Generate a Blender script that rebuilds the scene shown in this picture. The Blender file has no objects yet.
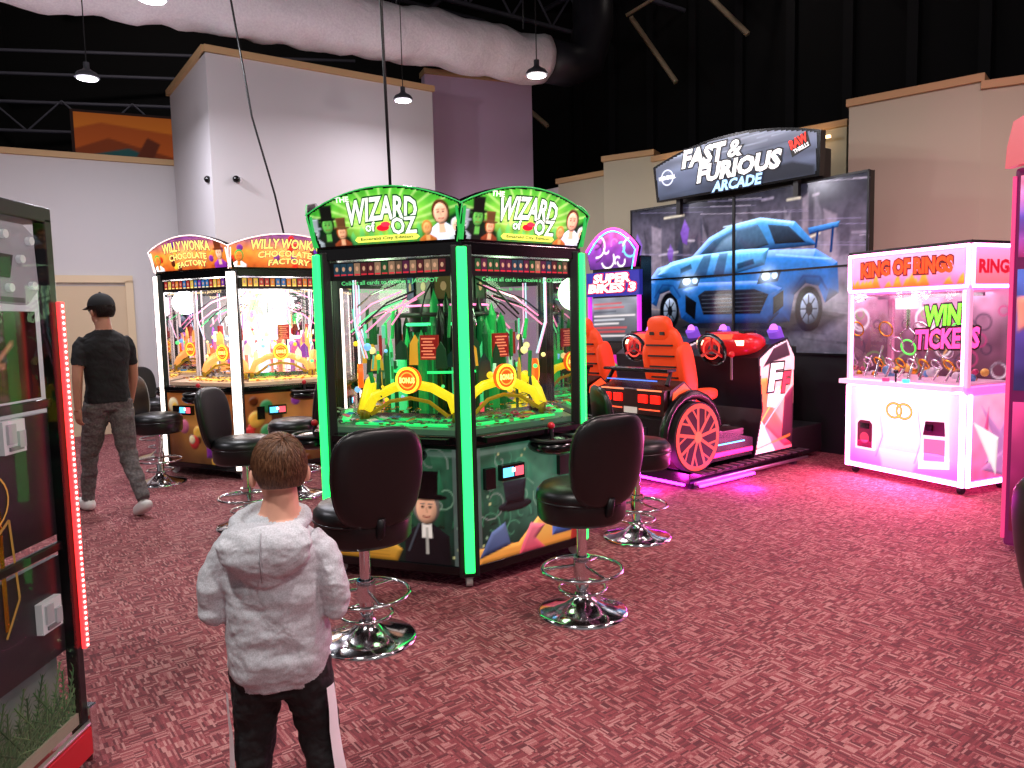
import bpy, math, random
import numpy as np
from mathutils import Vector, Matrix, noise
from mathutils.bvhtree import BVHTree
random.seed(11); np.random.seed(5)
def U(a,b): return a+(b-a)*random.random()
rad=math.radians
sc=bpy.context.scene
COL=sc.collection
# ------------------------------------------------------------------ materials
def lin(c):
    if isinstance(c,str):
        c=c.lstrip('#'); c=[int(c[i:i+2],16)/255 for i in (0,2,4)]
    return tuple((x/12.92 if x<=.04045 else ((x+.055)/1.055)**2.4) for x in c)
_mc={}
def mat(col,rough=.5,metal=0,es=0,ecol=None,name=None,coat=0):
    key=(str(col),rough,metal,es,str(ecol),coat)
    if key in _mc: return _mc[key]
    m=bpy.data.materials.new(name or 'paint'); m.use_nodes=True
    b=m.node_tree.nodes['Principled BSDF']; c=lin(col)
    b.inputs['Base Color'].default_value=(*c,1); b.inputs['Roughness'].default_value=rough
    b.inputs['Metallic'].default_value=metal
    if coat: b.inputs['Coat Weight'].default_value=coat
    if es:
        b.inputs['Emission Color'].default_value=(*(lin(ecol) if ecol else c),1)
        b.inputs['Emission Strength'].default_value=es
    _mc[key]=m; return m
def E(col,es=1.0): return mat(col,.4,0,es)
def nodes(name):
    m=bpy.data.materials.new(name); m.use_nodes=True
    nt=m.node_tree; return m,nt,nt.nodes['Principled BSDF']
def N(nt,t,**k):
    n=nt.nodes.new(t)
    for a,b in k.items(): setattr(n,a,b)
    return n
def mth(nt,op,a,b=None):
    n=nt.nodes.new('ShaderNodeMath'); n.operation=op
    for i,x in enumerate((a,b)):
        if x is None: continue
        if isinstance(x,(int,float)): n.inputs[i].default_value=x
        else: nt.links.new(x,n.inputs[i])
    return n.outputs[0]
def gmat(cols,scale=8,es=.6,rough=.3,dist=.4):
    key=('g',str(cols),scale,es,dist)
    if key in _mc: return _mc[key]
    m,nt,b=nodes('printed_graphic'); L=nt.links.new
    tc=N(nt,'ShaderNodeTexCoord'); nz=N(nt,'ShaderNodeTexNoise'); nz.inputs['Scale'].default_value=scale*.6
    L(tc.outputs['Object'],nz.inputs['Vector'])
    mx=N(nt,'ShaderNodeMix',data_type='VECTOR'); mx.inputs[0].default_value=dist
    L(tc.outputs['Object'],mx.inputs[4]); L(nz.outputs['Color'],mx.inputs[5])
    vo=N(nt,'ShaderNodeTexVoronoi'); vo.inputs['Scale'].default_value=scale; L(mx.outputs[1],vo.inputs['Vector'])
    sp=N(nt,'ShaderNodeSeparateColor'); L(vo.outputs['Color'],sp.inputs[0])
    rp=N(nt,'ShaderNodeValToRGB'); rp.color_ramp.interpolation='CONSTANT'
    el=rp.color_ramp.elements
    while len(el)<len(cols): el.new(.5)
    for i,c in enumerate(cols):
        el[i].position=i/len(cols); el[i].color=(*lin(c),1)
    L(sp.outputs[0],rp.inputs[0]); L(rp.outputs[0],b.inputs['Base Color'])
    if es:
        L(rp.outputs[0],b.inputs['Emission Color']); b.inputs['Emission Strength'].default_value=es
    b.inputs['Roughness'].default_value=rough
    _mc[key]=m; return m
def grad(c0,c1,z0,z1,es=1,axis=2,rough=.4,c2=None):
    m,nt,b=nodes('gradient_print'); L=nt.links.new
    tc=N(nt,'ShaderNodeTexCoord'); s=N(nt,'ShaderNodeSeparateXYZ'); L(tc.outputs['Object'],s.inputs[0])
    mr=N(nt,'ShaderNodeMapRange'); mr.inputs[1].default_value=z0; mr.inputs[2].default_value=z1
    L(s.outputs[axis],mr.inputs[0])
    rp=N(nt,'ShaderNodeValToRGB'); el=rp.color_ramp.elements
    el[0].color=(*lin(c0),1); el[1].color=(*lin(c1),1)
    if c2: e=el.new(.5); e.color=(*lin(c2),1)
    L(mr.outputs[0],rp.inputs[0]); L(rp.outputs[0],b.inputs['Base Color']); L(rp.outputs[0],b.inputs['Emission Color'])
    b.inputs['Emission Strength'].default_value=es; b.inputs['Roughness'].default_value=rough
    return m
def glassmat(k=1.0):
    m=bpy.data.materials.new('thin_glass'); m.use_nodes=True; nt=m.node_tree; nt.nodes.clear(); L=nt.links.new
    o=N(nt,'ShaderNodeOutputMaterial'); mx=N(nt,'ShaderNodeMixShader'); t=N(nt,'ShaderNodeBsdfTransparent'); g=N(nt,'ShaderNodeBsdfGlossy')
    g.inputs['Roughness'].default_value=.02
    t.inputs[0].default_value=(.93,.95,.94,1)
    fr=N(nt,'ShaderNodeFresnel'); fr.inputs[0].default_value=1.5
    L(mth(nt,'MULTIPLY',fr.outputs[0],k),mx.inputs[0]); L(t.outputs[0],mx.inputs[1]); L(g.outputs[0],mx.inputs[2]); L(mx.outputs[0],o.inputs[0]); return m
GLASS=glassmat(); GLASS2=glassmat(.3)
_am={}
def attrmat(es,rough=.35):
    if (es,rough) in _am: return _am[(es,rough)]
    m,nt,b=nodes('printed_artwork'); a=N(nt,'ShaderNodeAttribute'); a.attribute_name='Col'
    nt.links.new(a.outputs['Color'],b.inputs['Base Color']); nt.links.new(a.outputs['Color'],b.inputs['Emission Color']); b.inputs['Emission Strength'].default_value=es; b.inputs['Roughness'].default_value=rough
    _am[(es,rough)]=m; return m
BLACK=mat('#0b0b0d',.45); BLKG=mat('#08080a',.2); DGREY=mat('#26262a',.5); CHROME=mat('#d8d8dc',.12,1); STEEL=mat('#9a9aa0',.3,1)
LEATHER=mat('#09090a',.36); WHITE=mat('#e8e4e6',.5); RUB=mat('#141414',.7)
GOLD=mat('#e0a830',.25,1); SILV=mat('#c8c8cc',.22,1)
def carpet():
    m,nt,b=nodes('carpet_weave'); L=nt.links.new
    tc=N(nt,'ShaderNodeTexCoord'); mp=N(nt,'ShaderNodeMapping'); mp.inputs['Rotation'].default_value=(0,0,rad(-37))
    L(tc.outputs['Object'],mp.inputs[0]); s=N(nt,'ShaderNodeSeparateXYZ'); L(mp.outputs[0],s.inputs[0])
    x,y=s.outputs[0],s.outputs[1]
    def wn(a,b_,off):
        c=N(nt,'ShaderNodeCombineXYZ'); L(a,c.inputs[0]); L(b_,c.inputs[1]); c.inputs[2].default_value=off
        w=N(nt,'ShaderNodeTexWhiteNoise'); L(c.outputs[0],w.inputs[0]); return w.outputs[0]
    def fl(a,k): return mth(nt,'FLOOR',mth(nt,'MULTIPLY',a,k))
    A=wn(fl(x,130),fl(y,24),1.); B=wn(fl(x,24),fl(y,130),5.)
    S=wn(fl(x,20),fl(y,20),9.); sel=mth(nt,'GREATER_THAN',S,.5)
    mx=N(nt,'ShaderNodeMix'); L(sel,mx.inputs[0]); L(A,mx.inputs[2]); L(B,mx.inputs[3])
    v=mx.outputs[0]
    big=N(nt,'ShaderNodeTexNoise'); big.inputs['Scale'].default_value=1.1; L(tc.outputs['Object'],big.inputs[0])
    fine=N(nt,'ShaderNodeTexNoise'); fine.inputs['Scale'].default_value=230; L(tc.outputs['Object'],fine.inputs[0])
    v2=mth(nt,'ADD',v,mth(nt,'MULTIPLY',mth(nt,'SUBTRACT',fine.outputs[0],.5),.9))
    v3=mth(nt,'ADD',v2,mth(nt,'MULTIPLY',mth(nt,'SUBTRACT',big.outputs[0],.5),.4))
    rp=N(nt,'ShaderNodeValToRGB'); el=rp.color_ramp.elements
    el[0].position=.0; el[0].color=(*lin('#54262c'),1); el[1].position=1.0; el[1].color=(*lin('#ac7c78'),1)
    e=el.new(.62); e.color=(*lin('#883e44'),1)
    L(v3,rp.inputs[0]); L(rp.outputs[0],b.inputs['Base Color']); b.inputs['Roughness'].default_value=.95
    bp=N(nt,'ShaderNodeBump'); bp.inputs['Strength'].default_value=.25; bp.inputs['Distance'].default_value=.005
    L(v2,bp.inputs['Height']); L(bp.outputs[0],b.inputs['Normal']); return m
def cloth(c0,c1,scale=300,bump=.2,rough=.9,wr=12):
    m,nt,b=nodes('cloth'); L=nt.links.new
    tc=N(nt,'ShaderNodeTexCoord'); n1=N(nt,'ShaderNodeTexNoise'); n1.inputs['Scale'].default_value=scale; L(tc.outputs['Object'],n1.inputs[0])
    rp=N(nt,'ShaderNodeValToRGB'); el=rp.color_ramp.elements; el[0].position=.35; el[1].position=.65
    el[0].color=(*lin(c0),1); el[1].color=(*lin(c1),1); L(n1.outputs[0],rp.inputs[0]); L(rp.outputs[0],b.inputs['Base Color'])
    n2=N(nt,'ShaderNodeTexNoise'); n2.inputs['Scale'].default_value=wr; n2.inputs['Distortion'].default_value=.8; L(tc.outputs['Object'],n2.inputs[0])
    bp=N(nt,'ShaderNodeBump'); bp.inputs['Strength'].default_value=bump; bp.inputs['Distance'].default_value=.04
    L(n2.outputs[0],bp.inputs['Height']); L(bp.outputs[0],b.inputs['Normal']); b.inputs['Roughness'].default_value=rough
    return m
def wallmat(c,name='painted_drywall'):
    m,nt,b=nodes(name); L=nt.links.new
    tc=N(nt,'ShaderNodeTexCoord'); n1=N(nt,'ShaderNodeTexNoise'); n1.inputs['Scale'].default_value=90; L(tc.outputs['Object'],n1.inputs[0])
    bp=N(nt,'ShaderNodeBump'); bp.inputs['Strength'].default_value=.08; L(n1.outputs[0],bp.inputs['Height']); L(bp.outputs[0],b.inputs['Normal'])
    b.inputs['Base Color'].default_value=(*lin(c),1); b.inputs['Roughness'].default_value=.85
    return m
# ------------------------------------------------------------------ builders
class Fr:
    def __init__(s,o,u,v):
        s.o=Vector(o); s.u=Vector(u).normalized(); s.v=Vector(v).normalized(); s.n=s.u.cross(s.v)
    def p(s,a,b,h=0): return s.o+s.u*a+s.v*b+s.n*h
def face_fr(o,n,v=(0,0,1)):
    n=Vector(n).normalized(); v=Vector(v).normalized(); return Fr(o,v.cross(n),v)
_tc={}
def textmesh(s,bold):
    k=(s,bold)
    if k in _tc: return _tc[k]
    cu=bpy.data.curves.new('t','FONT'); cu.body=s; cu.size=1; cu.offset=bold; cu.resolution_u=2
    ob=bpy.data.objects.new('t',cu); COL.objects.link(ob)
    dg=bpy.context.evaluated_depsgraph_get(); dg.update()
    me=bpy.data.meshes.new_from_object(ob.evaluated_get(dg))
    r=([v.co.copy() for v in me.vertices],[list(p.vertices) for p in me.polygons])
    bpy.data.objects.remove(ob); bpy.data.meshes.remove(me); _tc[k]=r; return r
class Rig:
    def __init__(s,name,loc=(0,0,0),rot=0):
        s.e=bpy.data.objects.new(name,None); COL.objects.link(s.e); s.e.location=loc; s.e.rotation_euler.z=rot; s.e.empty_display_size=.1
class MB:
    def __init__(s): s.v=[];s.f=[];s.m=[];s.s=[];s.mats=[]
    def mi(s,m):
        if m not in s.mats: s.mats.append(m)
        return s.mats.index(m)
    def add(s,vs,fs,m,smooth=False):
        o=len(s.v); s.v.extend(Vector(v) for v in vs); i=s.mi(m)
        for f in fs: s.f.append([k+o for k in f]); s.m.append(i); s.s.append(smooth)
    def box(s,c,d,m,rot=0,M=None):
        hx,hy,hz=d[0]/2,d[1]/2,d[2]/2
        vs=[Vector((x*hx,y*hy,z*hz)) for z in(-1,1) for x,y in((-1,-1),(1,-1),(1,1),(-1,1))]
        if rot: 
            q=Matrix.Rotation(rot,3,'Z'); vs=[q@v for v in vs]
        if M: vs=[M@v for v in vs]
        vs=[v+Vector(c) for v in vs]
        s.add(vs,[(3,2,1,0),(4,5,6,7),(0,1,5,4),(1,2,6,5),(2,3,7,6),(3,0,4,7)],m)
    def fbox(s,fr,a,b,h,da,db,dh,m):
        vs=[fr.p(a+x*da/2,b+y*db/2,h+z*dh/2) for z in(-1,1) for x,y in((-1,-1),(1,-1),(1,1),(-1,1))]
        s.add(vs,[(3,2,1,0),(4,5,6,7),(0,1,5,4),(1,2,6,5),(2,3,7,6),(3,0,4,7)],m)
    def cyl(s,p0,p1,r0,m,r1=None,n=16,caps=True):
        r1=r0 if r1 is None else r1
        p0,p1=Vector(p0),Vector(p1); d=(p1-p0).normalized()
        a=d.orthogonal().normalized(); b=d.cross(a)
        vs=[]
        for p,r in((p0,r0),(p1,r1)):
            for i in range(n):
                t=2*math.pi*i/n; vs.append(p+a*math.cos(t)*r+b*math.sin(t)*r)
        s.add(vs,[(i,(i+1)%n,n+(i+1)%n,n+i) for i in range(n)],m,True)
        if caps: s.add(vs,[list(range(n))[::-1],list(range(n,2*n))],m)
    def tube(s,pts,r,m,n=8,close=False,rs=None):
        v,f=tubegeo(pts,rs or [r]*len(pts),n,close); s.add(v,f,m,True)
    def lathe(s,c,prof,m,n=28):
        c=Vector(c); vs=[]
        for r,z in prof:
            for i in range(n):
                t=2*math.pi*i/n; vs.append(c+Vector((r*math.cos(t),r*math.sin(t),z)))
        fs=[]
        for k in range(len(prof)-1):
            for i in range(n):
                j=(i+1)%n; fs.append((k*n+i,k*n+j,(k+1)*n+j,(k+1)*n+i))
        s.add(vs,fs,m,True)
        s.add([vs[i] for i in range(n)],[list(range(n))[::-1]],m); s.add(vs[-n:],[list(range(n))],m)
    def sph(s,c,r,m,nu=16,nv=10,M=None,e=1):
        if isinstance(r,(int,float)): r=(r,r,r)
        v,f=sphgeo(c,r,nu,nv,M,e); s.add(v,f,m,True)
    def poly(s,fr,pts,h,m): s.add([fr.p(a,b,h) for a,b in pts],[list(range(len(pts)))],m)
    def rect(s,fr,a0,b0,a1,b1,h,m): s.poly(fr,[(a0,b0),(a1,b0),(a1,b1),(a0,b1)],h,m)
    def ell(s,fr,a,b,ra,rb,h,m,n=20,t0=0,t1=360):
        k=n if abs(t1-t0)>=360 else n+1
        s.poly(fr,[(a+ra*math.cos(rad(t0+(t1-t0)*i/n)),b+rb*math.sin(rad(t0+(t1-t0)*i/n))) for i in range(k)],h,m)
    def ring(s,fr,a,b,ra,rb,w,h,m,n=28,t0=0,t1=360):
        vs=[]
        for i in range(n+1):
            t=rad(t0+(t1-t0)*i/n)
            vs.append(fr.p(a+ra*math.cos(t),b+rb*math.sin(t),h)); vs.append(fr.p(a+(ra-w)*math.cos(t),b+(rb-w)*math.sin(t),h))
        s.add(vs,[(2*i,2*i+2,2*i+3,2*i+1) for i in range(n)],m)
    def prism(s,fr,pts,h0,h1,m,mside=None):
        n=len(pts); vs=[fr.p(a,b,h0) for a,b in pts]+[fr.p(a,b,h1) for a,b in pts]
        s.add(vs,[list(range(n))[::-1],list(range(n,2*n))],m)
        s.add(vs,[(i,(i+1)%n,n+(i+1)%n,n+i) for i in range(n)],mside or m)
    def line(s,fr,pts,w,h,m):
        for (a,b),(c,d) in zip(pts[:-1],pts[1:]):
            l=math.hypot(c-a,d-b) or 1; nx,ny=-(d-b)/l*w/2,(c-a)/l*w/2
            s.poly(fr,[(a-nx,b-ny),(c-nx,d-ny),(c+nx,d+ny),(a+nx,b+ny)],h,m)
    def torus(s,c,ax,Rr,r,m,n=28,k=8):
        ax=Vector(ax).normalized(); a=ax.orthogonal().normalized(); b=ax.cross(a)
        pts=[Vector(c)+a*Rr*math.cos(2*math.pi*i/n)+b*Rr*math.sin(2*math.pi*i/n) for i in range(n)]
        s.tube(pts,r,m,k,True)
    def text(s,fr,t,cx,cy,w,h,m,hh=.003,bold=.02,shear=0,arc=0,rot=0):
        v0,_=textmesh(t,0); v,f=textmesh(t,bold)
        x0,x1=min(p.x for p in v0),max(p.x for p in v0); y0,y1=min(p.y for p in v0),max(p.y for p in v0)
        vs=[]; cr,sr=math.cos(rot),math.sin(rot)
        for p in v:
            X=(p.x-(x0+x1)/2)/(x1-x0)*w; Y=(p.y-(y0+y1)/2)/(y1-y0)*h
            X+=shear*Y; Y+=arc*(1-(2*X/w)**2)
            X,Y=X*cr-Y*sr,X*sr+Y*cr
            vs.append(fr.p(cx+X,cy+Y,hh))
        s.add(vs,f,m)
    def build(s,rig,name,bevel=0,seg=2):
        me=bpy.data.meshes.new(name); me.from_pydata(s.v,[],s.f)
        for m in s.mats: me.materials.append(m)
        me.polygons.foreach_set('material_index',s.m); me.polygons.foreach_set('use_smooth',s.s); me.update()
        ob=bpy.data.objects.new(name,me); COL.objects.link(ob)
        if rig: ob.parent=rig.e
        if bevel:
            b=ob.modifiers.new('b','BEVEL'); b.width=bevel; b.segments=seg; b.limit_method='ANGLE'; b.angle_limit=rad(40)
        return ob
def tubegeo(pts,rs,n=8,close=False):
    pts=[Vector(p) for p in pts]; K=len(pts); vs=[]; prev=None
    for i,p in enumerate(pts):
        if close: d=(pts[(i+1)%K]-pts[i-1])
        else: d=pts[min(i+1,K-1)]-pts[max(i-1,0)]
        d.normalize()
        if prev is None: a=d.orthogonal().normalized()
        else:
            a=prev-d*prev.dot(d); a.normalize()
        prev=a; b=d.cross(a)
        for k in range(n):
            t=2*math.pi*k/n; vs.append(p+a*rs[i]*math.cos(t)+b*rs[i]*math.sin(t))
    fs=[]
    for i in range(K if close else K-1):
        j=(i+1)%K
        for k in range(n):
            l=(k+1)%n; fs.append((i*n+k,i*n+l,j*n+l,j*n+k))
    if not close: fs.append(list(range(n))[::-1]); fs.append([ (K-1)*n+k for k in range(n)])
    return vs,fs
def sphgeo(c,r,nu=16,nv=10,M=None,e=1):
    c=Vector(c); vs=[]
    def pw(x): return math.copysign(abs(x)**e,x)
    for j in range(nv+1):
        ph=math.pi*j/nv
        for i in range(nu):
            t=2*math.pi*i/nu
            v=Vector((r[0]*pw(math.sin(ph))*pw(math.cos(t)),r[1]*pw(math.sin(ph))*pw(math.sin(t)),r[2]*pw(math.cos(ph))))
            if M: v=M@v
            vs.append(c+v)
    fs=[]
    for j in range(nv):
        for i in range(nu):
            k=(i+1)%nu; q=(j*nu+i,(j+1)*nu+i,(j+1)*nu+k,j*nu+k)
            if j==0: q=(q[0],q[1],q[2])
            elif j==nv-1: q=(q[0],q[1],q[3])
            fs.append(q)
    return vs,fs
# ---- vertex-painted artwork (printed panels, video pictures)
class Canvas:
    def __init__(s,x0,y0,x1,y1,nx,ny,bg='#000000'):
        s.nx,s.ny=nx,ny; xs=np.linspace(x0,x1,nx); ys=np.linspace(y0,y1,ny); s.X,s.Y=np.meshgrid(xs,ys); s.C=np.zeros((ny,nx,3))+np.array(lin(bg)); s.px=(x1-x0)/(nx-1)
    def sdf(s,pts):
        X,Y=s.X,s.Y; d=np.full(X.shape,1e9); ins=np.zeros(X.shape,bool); n=len(pts)
        for i in range(n):
            x0,y0=pts[i]; x1,y1=pts[(i+1)%n]; ex,ey=x1-x0,y1-y0; L=ex*ex+ey*ey+1e-12
            t=np.clip(((X-x0)*ex+(Y-y0)*ey)/L,0,1); d=np.minimum(d,np.hypot(X-x0-t*ex,Y-y0-t*ey))
            if abs(ey)>1e-9:
                c=((y0>Y)!=(y1>Y))&(X<(x1-x0)*(Y-y0)/ey+x0); ins^=c
        return np.where(ins,d,-d)
    def comp(s,a,c): a=a[...,None]; s.C=s.C*(1-a)+c*a
    def vg(s,c0,c1,y0,y1,c2=None):
        t=np.clip((s.Y-y0)/(y1-y0),0,1)[...,None]; a,b=np.array(lin(c0)),np.array(lin(c1))
        if c2: m=np.array(lin(c2)); return np.where(t<.5,a+(m-a)*t*2,m+(b-m)*(t*2-1))
        return a+(b-a)*t
    def poly(s,pts,c,c1=None,soft=None,bev=0,light=(-.4,.9),al=1,spec=0):
        sd=s.sdf(pts); soft=soft or s.px; a=np.clip(sd/soft+.5,0,1)*al
        ys=[p[1] for p in pts]; col=s.vg(c,c1 or c,min(ys),max(ys))
        if bev:
            gy,gx=np.gradient(sd,s.px); k=np.clip(1-sd/bev,0,1); l=-(gx*light[0]+gy*light[1])*k
            col=col*np.clip(1+.9*l,.12,3)[...,None]+spec*np.clip(l-.35,0,1)[...,None]
        s.comp(a,col)
    def ell(s,cx,cy,rx,ry,c,c1=None,soft=None,bev=0,al=1,spec=0,n=28):
        s.poly([(cx+rx*math.cos(2*math.pi*i/n),cy+ry*math.sin(2*math.pi*i/n)) for i in range(n)],c,c1,soft,bev,al=al,spec=spec)
    def glow(s,cx,cy,r,c,k=1,ry=None):
        d=((s.X-cx)/r)**2+((s.Y-cy)/(ry or r))**2; s.C=s.C+k*np.exp(-d)[...,None]*np.array(lin(c))
    def line(s,pts,w,c,al=1,soft=None):
        d=np.full(s.X.shape,1e9)
        for (x0,y0),(x1,y1) in zip(pts[:-1],pts[1:]):
            ex,ey=x1-x0,y1-y0; L=ex*ex+ey*ey+1e-12; t=np.clip(((s.X-x0)*ex+(s.Y-y0)*ey)/L,0,1); d=np.minimum(d,np.hypot(s.X-x0-t*ex,s.Y-y0-t*ey))
        s.comp(np.clip((w/2-d)/(soft or s.px)+.5,0,1)*al,np.array(lin(c)))
    def noise(s,amt,cell=8,cx=1):
        g=np.random.rand(s.ny//cell+3,s.nx//(cell*cx)+3); yy=np.linspace(0,s.ny/cell,s.ny); xx=np.linspace(0,s.nx/(cell*cx),s.nx)
        y0=yy.astype(int); x0=xx.astype(int); fy=(yy-y0)[:,None]; fx=(xx-x0)[None,:]
        n=(g[y0][:,x0]*(1-fy)*(1-fx)+g[y0+1][:,x0]*fy*(1-fx)+g[y0][:,x0+1]*(1-fy)*fx+g[y0+1][:,x0+1]*fy*fx)
        s.C=s.C*(1+amt*(2*n-1))[...,None]
    def person(s,x,y,k,skin,hair,body,hat=None,tie=None):
        s.poly([(x-.62*k,y-1.5*k),(x+.62*k,y-1.5*k),(x+.58*k,y-.62*k),(x+.18*k,y-.36*k),(x-.18*k,y-.36*k),(x-.58*k,y-.62*k)],body,bev=.25*k)
        s.poly([(x-.14*k,y-.7*k),(x+.14*k,y-.7*k),(x+.12*k,y-.2*k),(x-.12*k,y-.2*k)],'#e8e4dc' if tie else skin)
        if tie: s.poly([(x-.04*k,y-1.1*k),(x+.04*k,y-1.1*k),(x+.03*k,y-.45*k),(x-.03*k,y-.45*k)],tie)
        s.ell(x,y+.06*k,.36*k,.44*k,hair,bev=.15*k); s.ell(x,y,.27*k,.36*k,skin,bev=.16*k)
        for q in(-1,1): s.ell(x+q*.1*k,y+.05*k,.045*k,.03*k,'#140c08'); s.line([(x+q*.05*k,y+.12*k),(x+q*.16*k,y+.13*k)],.025*k,hair)
        s.line([(x-.09*k,y-.18*k),(x,y-.2*k),(x+.09*k,y-.18*k)],.035*k,'#7a1c1c'); s.line([(x,y+.02*k),(x+.02*k,y-.08*k)],.03*k,'#9a6048',.6)
        if hat:
            s.poly([(x-.3*k,y+.28*k),(x+.3*k,y+.28*k),(x+.34*k,y+.92*k),(x-.34*k,y+.92*k)],hat,bev=.12*k); s.ell(x,y+.3*k,.55*k,.09*k,hat,bev=.05*k)
    def build(s,rig,name,f,es=1.0,rough=.35,mask=None):
        s.C=np.clip(s.C,0,1.5); X,Y=s.X.ravel(),s.Y.ravel()
        me=bpy.data.meshes.new(name); vs=[f(a,b) for a,b in zip(X.tolist(),Y.tolist())]
        nx=s.nx; fs=[(j*nx+i,j*nx+i+1,(j+1)*nx+i+1,(j+1)*nx+i) for j in range(s.ny-1) for i in range(nx-1)]
        if mask is not None:
            mk=mask.ravel(); fs=[q for q in fs if all(mk[i] for i in q)]
        me.from_pydata(vs,[],fs); at=me.color_attributes.new('Col','FLOAT_COLOR','POINT')
        c=np.ones((len(vs),4)); c[:,:3]=s.C.reshape(-1,3); at.data.foreach_set('color',c.ravel())
        me.materials.append(attrmat(es,rough)); ob=bpy.data.objects.new(name,me); COL.objects.link(ob)
        if rig: ob.parent=rig.e
        return ob
# ------------------------------------------------------------------ room
WALL=wallmat('#cbc8c8'); WALLR=wallmat('#bfbca4'); DARK=mat('#09090b',.9); TRIM=mat('#c8a474',.6)
m=MB(); m.add([(-14,-6,0),(14,-6,0),(14,20,0),(-14,20,0)],[(0,1,2,3)],carpet()); m.build(None,'floor')
def wall(name,p0,p1,h,m,th=.2,z0=0,trim=True,side=1):
    p0,p1=Vector((*p0,0)),Vector((*p1,0)); d=(p1-p0).normalized(); n=Vector((-d.y,d.x,0))*side
    w=(p1-p0).length; b=MB(); vs=[p0,p1,p1+n*th,p0+n*th]
    v=[x+Vector((0,0,z0)) for x in vs]+[x+Vector((0,0,h)) for x in vs]
    b.add(v,[(3,2,1,0),(4,5,6,7),(0,1,5,4),(1,2,6,5),(2,3,7,6),(3,0,4,7)],m); b.build(None,name)
    if trim:
        t=MB(); c=(p0+p1)/2+n*th/2; ang=math.atan2(d.y,d.x)
        t.box((c.x,c.y,h+.04),(w+.04,th+.1,.08),TRIM,ang); t.build(None,'trim_'+name[5:])
        s=MB(); c=(p0+p1)/2-n*.01
        s.box((c.x,c.y,.06),(w,.02,.12),mat('#2a2426',.6),ang); s.build(None,'baseboard_'+name[5:])
wall('wall_left',(-9.5,8.6),(-4.86,11.18),3.88,WALL)
wall('wall_tower_side',(-4.86,11.05),(-3.65,9.35),4.85,WALL)
wall('wall_tower_front',(-3.65,9.35),(-1.07,11.14),4.85,WALL)
wall('wall_back',(-1.3,12.35),(.45,13.05),5.5,wallmat('#d0b8d4'))
wall('wall_back_return',(.45,13.05),(.85,12.6),3.7,WALL,trim=False)
wall('wall_lower_right',(.85,12.6),(1.6,11.92),3.75,WALLR)
wall('wall_right_mid',(1.5,11.75),(2.2,11.35),3.92,WALLR)
wall('wall_right_back',(2.2,11.35),(4.24,9.45),3.82,WALLR)
wall('wall_right_block',(3.95,8.75),(4.95,7.9),3.86,WALLR,th=.5)
wall('wall_right_end',(4.95,7.9),(7.5,6.6),3.78,WALLR)
for nm,a,b_ in (('wall_shell_left',(-11,3),(-11,17)),('wall_shell_back',(-11,17),(5,17)),('wall_shell_right',(1.5,17),(11,7)),('wall_shell_east',(11,8),(11,0))):
    wall(nm,a,b_,9,DARK,trim=False)
m=MB(); m.box((0,7,8.9),(26,26,.2),DARK); m.build(None,'ceiling')
m=MB(); d=Vector((9.5,-10,0)).normalized(); n=Vector((-.72,-.69,0))
for i in range(14):
    p=Vector((1.5,17,0))+d*(.2+i*.98)+n*.06; m.box((p.x,p.y,4.5),(.16,.1,9),mat('#0d0d11',.8),math.atan2(d.y,d.x))
m.build(None,'trim_shell_ribs')
m=MB(); TR=mat('#5c5c6a',.6)
a=Vector((.818,.575,0)); bb=Vector((-.575,.818,0))
for k in range(7):
    o=Vector((0,10,7.4))+bb*(-6+k*2.0)
    p0,p1=o-a*12,o+a*6
    m.cyl(p0,p1,.05,TR,n=6); m.cyl(p0+Vector((0,0,.7)),p1+Vector((0,0,.7)),.05,TR,n=6)
    for j in range(18):
        q=p0+(p1-p0)*j/18; q2=p0+(p1-p0)*(j+.5)/18+Vector((0,0,.7)); q3=p0+(p1-p0)*(j+1)/18
        m.cyl(q,q2,.025,TR,n=5); m.cyl(q2,q3,.025,TR,n=5)
for z in (5.4,6.0,6.6,7.1):
    m.cyl((-10.8,14.5+(z-5.4)*.4,z),(-3.2,16.4,z),.035,TR,n=5)
for k in range(12):
    x=-10.6+k*.62; y=14.55+k*.155; m.cyl((x,y,5.4+(k%2)*.6),(x+.62,y+.155,6.0-(k%2)*.6),.02,TR,n=5)
for k in range(9):
    o=Vector((-2,10,8.3))+a*(-9+k*2.2); m.cyl(o-bb*8,o+bb*8,.06,TR,n=6)
m.build(None,'ceiling_trusses')
m=MB(); ST=mat('#b8a486',.7)
def strut(p,q,w=.1): m.cyl(p,q,w/2,ST,n=4)
strut((2.3,13.9,6.9),(3.0,13.4,5.6)); strut((3.2,13.4,7.4),(4.1,12.9,6.2)); strut((5.0,12.6,7.6),(5.7,12.0,6.6)); strut((.2,14.2,5.6),(.75,13.8,5.0))
strut((6.9,11,8),(6.3,10.8,6.9)); strut((2.2,13.8,6.9),(3.7,13.0,7.5),.07)
m.build(None,'trim_wall_struts')
cv=Canvas(-.6,4.1,1.0,5.15,60,40,'#7a3210'); cv.poly([(-1.2,4.3),(-.1,4.75),(1.2,4.4),(1.2,5.3),(-1.2,5.3)],'#b8541a','#8a3a12'); cv.poly([(-1.2,4.7),(-.2,5.0),(1.2,4.85),(1.2,5.3),(-1.2,5.3)],'#c8701e','#a85018')
cv.poly([(-1.2,4.0),(.2,4.4),(1.2,4.1),(1.2,4.25),(.2,4.6),(-1.2,4.25)],'#1e4a4a'); cv.poly([(.1,4.05),(.5,4.8),(.7,4.7),(.4,4.05)],'#5a2410')
fr=face_fr((-6.7,13.0,0),(.4,-.9,0)); cv.build(None,'wall_mural_print',lambda a,b:fr.p(a,b,.02),.35,.6)  # slight emission added to brighten the print, which is no lamp
m=MB(); m.fbox(fr,.2,4.6,-.06,1.7,1.2,.1,mat('#3a1c10',.6)); m.build(None,'wall_mural')
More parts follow.
